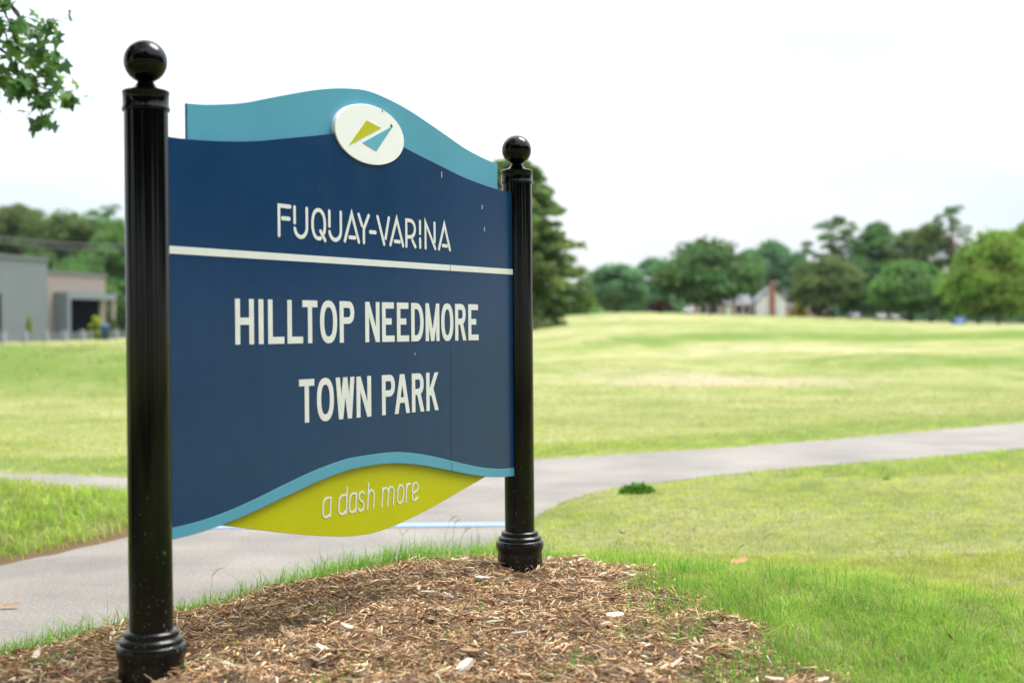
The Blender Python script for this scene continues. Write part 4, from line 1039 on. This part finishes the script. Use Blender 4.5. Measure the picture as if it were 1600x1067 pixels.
    for cpx, cpy, k_ in ((114, 146, 9), (76, 184, 8), (56, 166, 7), (84, 42, 11), (92, 96, 9), (64, 126, 8), (30, 132, 7), (70, 78, 7), (100, 30, 3)):
        c_ = loc(cpx, cpy, 8.15)
        for j in range(k_):
            o = bpy.data.objects.new('leaf', lm[rs.choice(3, p=[.5, .25, .25])]); C.objects.link(o); o.parent = bo
            o.location = c_ + rs.normal(0, 0.030, 3); o.rotation_euler = (rs.normal(0, 0.8), rs.normal(0.5, 0.6), rs.uniform(0, 6.28)); z = rs.uniform(0.045, 0.072); o.scale = (z, z, z)
    for li, pts in enumerate(lines):
        L = sum(np.linalg.norm(pts[i+1]-pts[i]) for i in range(len(pts)-1)); n = int(L/0.030)
        for j in range(n):
            u = (j+rs.uniform(0, 1))/n*(len(pts)-1); i = min(int(u), len(pts)-2); p = pts[i] + (pts[i+1]-pts[i])*(u-i)
            o = bpy.data.objects.new('leaf', lm[rs.choice(3, p=[.5, .22, .28])]); C.objects.link(o); o.parent = bo
            o.location = p + rs.normal(0, 0.045, 3) + np.array([0, 0, -0.015])
            o.rotation_euler = (rs.normal(0, 0.7), rs.normal(0.5, 0.6), rs.uniform(0, 6.28)); z = rs.uniform(0.046, 0.078); o.scale = (z, z, z); cnt += 1
    return cnt
shade_tree()

# more shade trees stand behind the viewer (seen only as dark reflections in the posts and panel)
def backdrop_trees():
    spots = [(1.8, -6.5, 11, 4.6), (-4.0, -9.0, 13, 5.2), (8.5, -10, 12, 5.0), (2.5, -15, 14, 5.5), (15.5, -6, 12, 5.0), (-11, -7, 12, 5.0), (-13, 3, 12, 4.8), (20, 1.5, 12, 5.0), (24, 8.0, 12, 5.0), (28, 14.5, 12, 5.0), (34, 21, 12, 5.5), (-9, -16, 14, 5.5), (12, -18, 14, 5.5)]
    where = ['right behind', 'behind and left of', 'behind and right of', 'far behind', 'behind on the far right of', 'behind on the far left of', 'left of', 'right of', 'right and slightly ahead of', 'right beyond the frame from', 'farther right ahead of', 'far behind and left of', 'far behind and right of']
    for i, (x, y, h, rx) in enumerate(spots):
        lb = 'shade tree standing ' + where[i] + ' the viewer'
        rs = np.random.RandomState(400+i); z0 = Ts(x, y); root = empty('shade_tree', (x, y, z0)); tag(root, lb, 'tree', 'shade trees behind the viewer')
        rz = h*0.47; zc = h - rz; cl = clumps_round(rs, rx, rz, 75, 0.32); foliage('crown', cl, 90, 0.50, DG, rs, root, zc)
        trunk_limbs(rs, h, 0.24, zc+rz*0.3, cl, zc, root, M['bark'])
backdrop_trees()
def undergrowth():
    for nm, a, b, Y, zt, lb, sd_ in (('undergrowth', 870, 1720, 345, 455, 'dark undergrowth filling the far field edge under the trees', 51), ('undergrowth', -120, 900, 262, 470, 'dark undergrowth under the trees behind the building', 52)):
        rs = np.random.RandomState(sd_); cl = []
        for i in range(230):
            px = a + (b-a)*(i+rs.uniform(0, 1))/230; yy = Y + rs.uniform(0, 18); X = pxx(px, yy); z = Ts(X, yy); h = (pxz(px, zt+rs.uniform(0, 22), yy) - z); r = rs.uniform(1.6, 2.6)
            for q in (0.1, 0.5, 0.85): cl.append((np.array([X+rs.normal(0, .8), yy, z+h*q*0.9]), r, 0.9))
        o = foliage(nm, cl, 60, 0.75, BG_, rs, None, 0, var=0.25); tag(o, lb, 'undergrowth', kind='stuff')
undergrowth()

# ------------------------------------------------------------------ shrubs far off
shrub('shrub', 960, 452, 24, 236, (0.075, 0.125, 0.040), 'low light green bush under the rounded tree', 301, leaf=0.4)
shrub('red_shrub', 1032, 471, 22, 228, (0.075, 0.030, 0.030), 'dark red leaved bush left of the round oak', 302, leaf=0.4)
shrub('yellow_shrub', 1249, 468, 17, 262, (0.36, 0.31, 0.020), 'yellow bush right of the white gable house', 303, cone=True, leaf=0.4)
shrub('shrub', 1282, 464, 19, 258, (0.10, 0.135, 0.035), 'olive green bush beside the yellow bush', 304, leaf=0.4)
shrub('conical_shrub', 46, 490, 8, 158, (0.26, 0.31, 0.05), 'narrow yellow green conifer before the grey metal wall', 305, cone=True, leaf=0.25)
shrub('shrub', 150, 492, 12, 158, (0.38, 0.45, 0.03), 'bright yellow green bush in front of the dark doorway', 306, leaf=0.25)
shrub('shrub', 178, 498, 9, 176, (0.13, 0.17, 0.05), 'pale small bush right of the doorway', 307, leaf=0.3)

# ------------------------------------------------------------------ commercial building on the left
M['metal'] = paint('grey_cladding', (0.130, 0.150, 0.162), 0.6, 0.05, 0.6, spec=0.3)
M['brickp'] = paint('tan_brick', (0.225, 0.190, 0.168), 0.9, 0.10, 2.0)
M['coping'] = paint('grey_coping', (0.115, 0.13, 0.145), 0.5, 0.06, 1)
M['glass'] = paint('dark_glass', (0.003, 0.0045, 0.007), 0.8, 0.1, 1, spec=0.0)
M['portal'] = paint('portal_grey', (0.14, 0.162, 0.19), 0.5, 0.06, 1)
def building():
    ex, ey = 0.30, 0.954; O = (pxx(65, 170.0), 170.0)
    root = empty('commercial_building', (O[0], O[1], 0.4), math.atan2(ey, ex)); tag(root, 'grey metal and tan brick flat roofed building behind the fence', 'building')
    # local x along the receding wall, local -y faces the viewer's right
    z = lambda v: v - 0.4
    MB().box(-34, 0.0, -0.9, 18, 0, z(10.15)).build('metal_wall', M['metal'], root)
    cm = MB().box(-34.2, 0.15, -1.1, 18.1, z(10.15), z(10.45)).build('coping', M['coping'], root)
    MB().box(0.0, 13.4, 0, 16, 0, z(8.75)).build('brick_wall', M['brickp'], root)
    MB().box(-0.0, 13.6, -0.2, 16.1, z(8.75), z(9.05)).build('coping', M['coping'], root)
    w_ = MB().box(-14.0, -8.7, -0.98, -0.9, 0.3, z(6.0)).build('window', M['glass'], root)
    for k in range(4): MB().box(-14.0+k*1.73, -13.9+k*1.73, -1.05, -0.98, 0.3, z(6.0)).build('mullion', M['coping'], w_)
    # portal
    p = MB().box(2.5, 13.0, -1.95, -0.02, z(5.65), z(6.45)).build('portal_roof', M['portal'], root)
    MB().box(2.5, 3.1, -1.95, -0.02, 0, z(5.65)).build('portal_side', M['portal'], root)
    MB().box(12.2, 12.7, -1.9, -1.4, 0, z(5.65)).build('column', M['brickp'], root)
    d = MB().box(3.1, 11.4, -0.35, -0.02, 0.1, z(5.65)).build('glazed_entrance', M['glass'], root)
    for k in range(5): MB().box(3.1+k*2.05, 3.2+k*2.05, -0.42, -0.35, 0.1, z(5.6)).build('mullion', M['glass'], d)
    lamp = MB().box(12.9, 13.25, -1.2, -0.8, z(5.0), z(5.4)); lamp.build('wall_lamp', M['offwhite'], root)
building()
# rail fence before it
M['rail'] = paint('grey_rail', (0.27, 0.29, 0.32), 0.7, 0.12, 4)
M['raild'] = paint('dark_rail', (0.13, 0.145, 0.165), 0.8, 0.12, 4, spec=0.2)
def fence():
    a = np.array([pxx(-70, 128), 128.0]); b = np.array([pxx(228, 172), 172.0]); n = 11
    root = empty('rail_fence', (a[0], a[1], 0)); tag(root, 'grey post and rail fence along the left edge of the field', 'fence')
    P = [a + (b-a)*i/(n-1) for i in range(n)]; Z = [Ts(*p) for p in P]
    pm = MB().box(-0.24, 0.24, -0.22, 0.22, -0.3, 1.05); pm.box(-0.29, 0.29, -0.27, 0.27, 1.05, 1.15); pme = pm.mesh('fence_post')
    for p, z in zip(P, Z):
        o = link('fence_post', pme, M['rail'], root); o.location = (p[0]-a[0], p[1]-a[1], z)
    for i in range(n-1):
        p, q = P[i]-a, P[i+1]-a
        for hgt in (0.22, 0.52, 0.82):
            mb = MB(); A = np.array([p[0], p[1], Z[i]+hgt]); B = np.array([q[0], q[1], Z[i+1]+hgt]); d = unit(B-A); sd_ = np.array([-d[1], d[0], 0])*0.03; up = np.array([0, 0, 0.08])
            vs = [A-sd_-up, A+sd_-up, A+sd_+up, A-sd_+up, B-sd_-up, B+sd_-up, B+sd_+up, B-sd_+up]
            mb.add(vs, [(0, 1, 2, 3), (7, 6, 5, 4), (0, 4, 5, 1), (1, 5, 6, 2), (2, 6, 7, 3), (3, 7, 4, 0)]); mb.build('rail', M['raild'], root)
fence()
# overhead wires before the left woods
M['wire'] = paint('wire', (0.22, 0.23, 0.24), 0.6, 0.1, 1)
for k, (y0, y1, lb) in enumerate(((360, 377, 'upper overhead wire crossing the trees on the left'), (369, 384, 'lower overhead wire crossing the trees on the left'))):
    Y0, Y1 = 185.0, 205.0; A = np.array([pxx(-140, Y0), Y0, pxz(-140, y0-9, Y0)]); B = np.array([pxx(320, Y1), Y1, pxz(320, y1+5, Y1)])
    pts = [A + (B-A)*u - np.array([0, 0, 1.1*4*u*(1-u)]) for u in np.linspace(0, 1, 15)]
    tag(MB().tube(pts, [0.045]*15, 5).build('overhead_wire', M['wire']), lb, 'wire')
# blue post box like stand by the doorway
Y = 150.0; X = pxx(164, Y); z0 = Ts(X, Y)
r_ = empty('blue_bin', (X, Y, z0)); tag(r_, 'small blue bin behind the fence near the doorway', 'bin')
M['binblue'] = paint('bin_blue', (0.02, 0.07, 0.18), 0.5, 0.1, 3)
MB().lathe([(0.42, 0.0), (0.47, 1.25), (0.50, 1.27), (0.50, 1.36)], 20).build('body', M['binblue'], r_, True)
MB().lathe([(0.48, 1.362), (0.40, 1.60), (0.14, 1.74)], 20).build('lid', M['binblue'], r_, True)

# ------------------------------------------------------------------ houses
M['siding'] = paint('white_siding', (0.62, 0.62, 0.62), 0.7, 0.04, 1)
M['roof'] = paint('grey_shingle', (0.155, 0.155, 0.175), 0.9, 0.15, 1.2)
M['roof2'] = paint('pale_shingle', (0.33, 0.30, 0.29), 0.9, 0.12, 1.2)
M['redbrick'] = paint('red_brick', (0.25, 0.10, 0.065), 0.9, 0.2, 2)
M['pinkbrick'] = paint('pink_brick', (0.36, 0.25, 0.21), 0.9, 0.15, 2)
def gable(mb, x0, x1, y0, y1, zb, ze, zr, axis='y'):
    if axis == 'y':
        xm = (x0+x1)/2
        vs = [(x0,y0,zb),(x1,y0,zb),(x1,y0,ze),(xm,y0,zr),(x0,y0,ze),(x0,y1,zb),(x1,y1,zb),(x1,y1,ze),(xm,y1,zr),(x0,y1,ze)]
    else:
        ym = (y0+y1)/2
        vs = [(x0,y1,zb),(x0,y0,zb),(x0,y0,ze),(x0,ym,zr),(x0,y1,ze),(x1,y1,zb),(x1,y0,zb),(x1,y0,ze),(x1,ym,zr),(x1,y1,ze)]
    mb.add(vs, [(0,1,2,3,4),(9,8,7,6,5),(0,5,6,1),(1,6,7,2),(2,7,8,3),(3,8,9,4),(4,9,5,0)])
def roof_slabs(x0, x1, y0, y1, ze, zr, axis, th=0.18, ov=0.35):
    mb = MB()
    if axis == 'y':
        xm = (x0+x1)/2; k = (zr-ze)/(xm-x0)
        for xa in (x0-ov, x1+ov):
            za = ze - k*ov + 0.02; vs = []
            for y in (y0-ov, y1+ov): vs += [(xa, y, za), (xm, y, zr+0.02), (xm, y, zr+th+0.02), (xa, y, za+th)]
            mb.add(vs, [(0,1,2,3),(7,6,5,4),(0,4,5,1),(1,5,6,2),(2,6,7,3),(3,7,4,0)])
    else:
        ym = (y0+y1)/2; k = (zr-ze)/(ym-y0)
        for ya in (y0-ov, y1+ov):
            za = ze - k*ov + 0.02; vs = []
            for x in (x0-ov, x1+ov): vs += [(x, ya, za), (x, ym, zr+0.02), (x, ym, zr+th+0.02), (x, ya, za+th)]
            mb.add(vs, [(0,1,2,3),(7,6,5,4),(0,4,5,1),(1,5,6,2),(2,6,7,3),(3,7,4,0)])
    return mb
def windows(root, lst, y, M_):
    for x0, x1, z0, z1 in lst:
        f_ = MB().box(x0-0.1, x1+0.1, y-0.06, y-0.002, z0-0.1, z1+0.1).build('window', M['siding'], root)
        MB().box(x0, x1, y-0.08, y-0.061, z0, z1).build('pane', M['glass'], f_)
def houses():
    Y = 292.0; k = Y/FPX; X = pxx(1206.5, Y); z0 = Ts(X, Y) - 0.1
    r = empty('gable_house', (X, Y, z0)); tag(r, 'white gable ended house with red brick chimney', 'house')
    mb = MB(); gable(mb, -2.75, 2.75, 0, 9, -0.6, 3.3, 6.0); mb.build('wall', M['siding'], r)
    rf = roof_slabs(-2.75, 2.75, 0, 9, 3.3, 6.0, 'y', ov=0.3).build('roof', M['roof'], r)
    MB().box(-0.50, 0.50, -0.62, -0.003, -0.6, 5.9).box(-0.42, 0.42, -0.58, 0.10, 5.9, 7.3).build('chimney', M['redbrick'], rf)
    X2 = pxx(1141, Y+2); r2 = empty('brick_house', (X2, Y+4, z0)); tag(r2, 'long low pink brick house with grey roof under the round oak', 'house')
    mb = MB(); gable(mb, -7.2, 4.6, 0, 8, -0.6, 2.6, 4.5, 'x'); mb.build('wall', M['pinkbrick'], r2)
    roof_slabs(-7.2, 4.6, 0, 8, 2.6, 4.5, 'x').build('roof', M['roof'], r2)
    windows(r2, [(-5.8, -4.7, 0.8, 2.2), (-3.4, -2.3, 0.8, 2.2), (1.6, 2.7, 0.8, 2.2), (3.3, 4.2, 0.8, 2.2)], 0.0, M)
    d_ = MB().box(-0.5, 0.5, -0.07, -0.002, 0.0, 2.1).build('door', M['siding'], r2); MB().box(0.3, 0.38, -0.12, -0.071, 1.0, 1.08).build('handle', M['dark'], d_)
    MB().box(-6.2, -5.6, -0.2, 0.4, 2.9, 5.4).build('vent_stack', M['redbrick'], r2)
    Y3 = 318.0; X3 = pxx(1258, Y3); z3 = Ts(X3, Y3) - 0.2; r3 = empty('far_house', (X3, Y3, z3)); tag(r3, 'pale roofed house half hidden behind the yellow bush', 'house')
    mb = MB(); gable(mb, -4.2, 5.5, 0, 8, -0.8, 2.7, 5.9, 'x'); mb.build('wall', M['pinkbrick'], r3); roof_slabs(-4.2, 5.5, 0, 8, 2.7, 5.9, 'x').build('roof', M['roof2'], r3)
    windows(r3, [(-3.2, -2.2, 0.8, 2.0), (3.2, 4.2, 0.8, 2.0)], 0.0, M)
    Y4 = 300.0; X4 = pxx(938, Y4); z4 = Ts(X4, Y4); r4 = empty('garden_shed', (X4, Y4, z4)); tag(r4, 'tiny pale shed at the foot of the trees right of the pine', 'shed')
    mb = MB(); gable(mb, -0.75, 0.75, 0, 2, -0.3, 1.0, 1.6); mb.build('wall', M['siding'], r4); roof_slabs(-0.75, 0.75, 0, 2, 1.0, 1.6, 'y', 0.1, 0.15).build('roof', M['roof2'], r4)
    MB().box(-0.3, 0.3, -0.05, -0.002, 0.0, 0.95).build('door', M['roof2'], r4)
houses()

# ------------------------------------------------------------------ far vehicles
M['carwhite'] = paint('white_car_paint', (0.50, 0.50, 0.52), 0.25, 0.02, 1)
M['tyre'] = paint('tyre', (0.02, 0.02, 0.02), 0.8, 0.1, 3)
M['lampred'] = paint('tail_lamp', (0.35, 0.03, 0.03), 0.3, 0.1, 3)
def car_meshes():
    prof = [(-2.15, 0.35), (-2.2, 0.65), (-2.1, 0.95), (-1.75, 1.02), (-1.25, 1.52), (-0.6, 1.60), (0.5, 1.58), (1.2, 1.05), (1.95, 0.92), (2.2, 0.70), (2.15, 0.35)]
    mb = MB(); vs = []; n = len(prof)
    for sx, in_ in ((-1, 0), (1, 0)):
        for yy, zz in prof:
            wdt = 0.90 if zz < 1.1 else 0.72
            vs.append((sx*wdt, yy, zz))
    fs = [tuple(range(n)), tuple(range(n, 2*n))[::-1]] + [(i, (i+1) % n, n+(i+1) % n, n+i) for i in range(n)]
    mb.add(vs, fs); body = mb.mesh('body')
    g = MB(); g.add([(-0.66, -1.62, 1.15), (0.66, -1.62, 1.15), (0.58, -1.30, 1.47), (-0.58, -1.30, 1.47)], [(0, 1, 2, 3)])
    g.add([(-0.66, -1.66, 1.13), (0.66, -1.66, 1.13), (0.58, -1.34, 1.47), (-0.58, -1.34, 1.47)], [(3, 2, 1, 0)])
    wh = MB()
    vs = []
    for sx in (-0.11, 0.11):
        for k in range(16): vs.append((sx, 0.33*math.cos(k*math.pi/8), 0.33*math.sin(k*math.pi/8)))
    wh.add(vs, [tuple(range(16)), tuple(range(16, 32))[::-1]] + [(k, (k+1) % 16, 16+(k+1) % 16, 16+k) for k in range(16)])
    lp = MB().box(-0.14, 0.14, -0.05, 0.05, -0.10, 0.10)
    return body, g.mesh('rear_window'), wh.mesh('wheel'), lp.mesh('tail_lamp')
CB, CG, CW, CL = car_meshes()
for px, Y, rz, lb in ((1076, 268, 0.12, 'small white parked car at the foot of the round oak'), (1333, 248, 0.05, 'white parked car standing alone left of the pair'),
                      (1376, 252, -0.1, 'left one of two white parked cars'), (1395, 256, 0.12, 'right one of two white parked cars')):
    X = pxx(px, Y); r = empty('parked_car', (X, Y, Ts(X, Y)), rz); tag(r, lb, 'car', 'white cars parked at the far field edge'); r.scale = (0.8,)*3
    link('body', CB, M['carwhite'], r); link('rear_window', CG, M['glass'], r)
    for sx in (-1, 1):
        for yy in (-1.35, 1.35): o = link('wheel', CW, M['tyre'], r); o.location = (sx*0.82, yy, 0.33)
        o = link('tail_lamp', CL, M['lampred'], r); o.location = (sx*0.68, -2.17, 0.78)
# blue board on the right of the field
Y = 148.0; X = pxx(1499, Y); z0 = Ts(X, Y)
r = empty('blue_board', (X, Y, z0), 0.1); tag(r, 'small blue board leaning on short legs out on the far grass', 'board')
mb = MB(); vs = [(-0.68, -0.12, 0.10), (0.50, -0.12, 0.10), (0.74, 0.12, 0.86), (-0.44, 0.12, 0.86)]
mb.add([(x, y-0.025, z) for x, y, z in vs] + [(x, y+0.025, z) for x, y, z in vs], [(0, 1, 2, 3), (7, 6, 5, 4), (0, 4, 5, 1), (1, 5, 6, 2), (2, 6, 7, 3), (3, 7, 4, 0)])
pb = mb.build('panel', paint('board_blue', (0.05, 0.13, 0.33), 0.5, 0.1, 3), r)
mb = MB(); vs = [(-0.14, -0.055, 0.38), (0.22, -0.055, 0.38), (0.28, 0.005, 0.58), (-0.08, 0.005, 0.58)]
mb.add([(x, y-0.03, z) for x, y, z in vs] + [(x, y-0.02, z) for x, y, z in vs], [(0, 1, 2, 3), (7, 6, 5, 4), (0, 4, 5, 1), (1, 5, 6, 2), (2, 6, 7, 3), (3, 7, 4, 0)]); mb.build('pale_mark', paint('pale_mark', (0.42, 0.38, 0.5), 0.5, 0.05, 3), pb)
for x_ in (-0.5, 0.5): MB().box(x_-0.03, x_+0.03, 0.06, 0.12, -0.1, 0.5).build('leg', M['rail'], r)

# ------------------------------------------------------------------ small things on the lawn
def fallen_leaf(px, py, zg, size, col, label, rot, seed):
    Y = (CAM_H - zg)*FPX/(py - hor(px)); X = pxx(px, Y); rs = np.random.RandomState(seed)
    z = Ts(X, Y); mb = MB(); n = 12; vs = [(0, 0, 0.0)]
    for i in range(n):
        a = 2*math.pi*i/n; q = (0.55 + 0.45*abs(math.cos(a)))*(0.78 if i % 2 else 1.0)
        vs.append((q*math.cos(a), 0.62*q*math.sin(a), 0.30*q*q*rs.uniform(0.3, 1.1)))
    mb.add(vs, [(0, i+1, (i+1) % n + 1) for i in range(n)])
    me = bpy.data.meshes.new('fallen_leaf'); me.from_pydata(mb.v, [], mb.f); me.update()
    root = empty('fallen_leaf', (X, Y, z + 0.05)); root.rotation_euler = rot; root.scale = (size,)*3; tag(root, label, 'leaf')
    link('blade', me, paint('dry_leaf', col, 0.7, 0.3, 3), root, True)
    st = MB().tube([(-0.9, 0, 0.1), (-1.2, 0.05, 0.05), (-1.5, 0.2, 0.1)], [0.03, 0.025, 0.02], 5); st.build('stalk', M['bark'], root)
fallen_leaf(1152, 863, 0.22, 0.048, (0.38, 0.20, 0.07), 'tan curled leaf lying on the grass right of the far post', (0.5, -0.1, 0.4), 1)
fallen_leaf(1480, 1052, 0.18, 0.044, (0.24, 0.085, 0.03), 'rusty brown leaf lying in the lower right grass', (0.8, 0.2, 1.3), 2)
fallen_leaf(968, 820, 0.10, 0.040, (0.42, 0.20, 0.10), 'small orange brown leaf on the lawn below the path', (0.3, 0.1, 2.0), 3)
fallen_leaf(12, 944, 0.02, 0.050, (0.30, 0.18, 0.09), 'brown leaf lying on the path at the left edge', (0.2, 0.0, 0.2), 4)
fallen_leaf(890, 884, 0.31, 0.026, (0.75, 0.72, 0.01), 'bright yellow leaf standing in the mulch beside the far post', (1.2, 0.2, 1.45), 5)
def weed(px, py, zg, r_, h, label, seed, n=260, ls=1.0):
    Y = (CAM_H - zg)*FPX/(py - hor(px)); X = pxx(px, Y); rs = np.random.RandomState(seed)
    root = empty('weed_clump', (X, Y, Ts(X, Y))); tag(root, label, 'plant')
    a = rs.uniform(0, 6.283, n); q = r_*np.sqrt(rs.uniform(0, 1, n)); P = np.stack([q*np.cos(a), 0.6*q*np.sin(a), h*rs.uniform(0.1, 1, n)*(1-(q/r_)**2*0.7)], 1)
    V, F = leaf_quads(P, unit(rs.normal(0, 1, (n, 3)) + np.array([0, 0, 0.8])), ls*rs.uniform(0.04, 0.09, n), rs, 0.35)
    c = np.array((0.10, 0.26, 0.04))*rs.uniform(0.7, 1.3, (n, 1))
    link('foliage', np_mesh('foliage', V, F, np.repeat(c, 4, 0)), M['leaf'], root)
weed(992, 768, 0.02, 0.13, 0.07, 'dark green weed clump at the near edge of the path', 1)
weed(1385, 746, 0.02, 0.035, 0.022, 'small dark weed on the lawn right of the larger clump', 2, 50, 0.45)


# ------------------------------------------------------------------ thin summer haze
hz = MB().box(-620, 620, -70, 640, -4.0, 45.0).mesh('haze')
hm = bpy.data.materials.new('haze'); hm.use_nodes = True; ht = hm.node_tree
ht.nodes.remove(ht.nodes['Principled BSDF'])
pv = ht.nodes.new('ShaderNodeVolumePrincipled'); pv.inputs['Color'].default_value = (0.86, 0.92, 1.0, 1); pv.inputs['Density'].default_value = 0.00005
ht.links.new(pv.outputs['Volume'], ht.nodes['Material Output'].inputs['Volume'])
tag(link('haze', hz, hm), 'thin pale summer haze over the whole field', 'haze', kind='stuff')
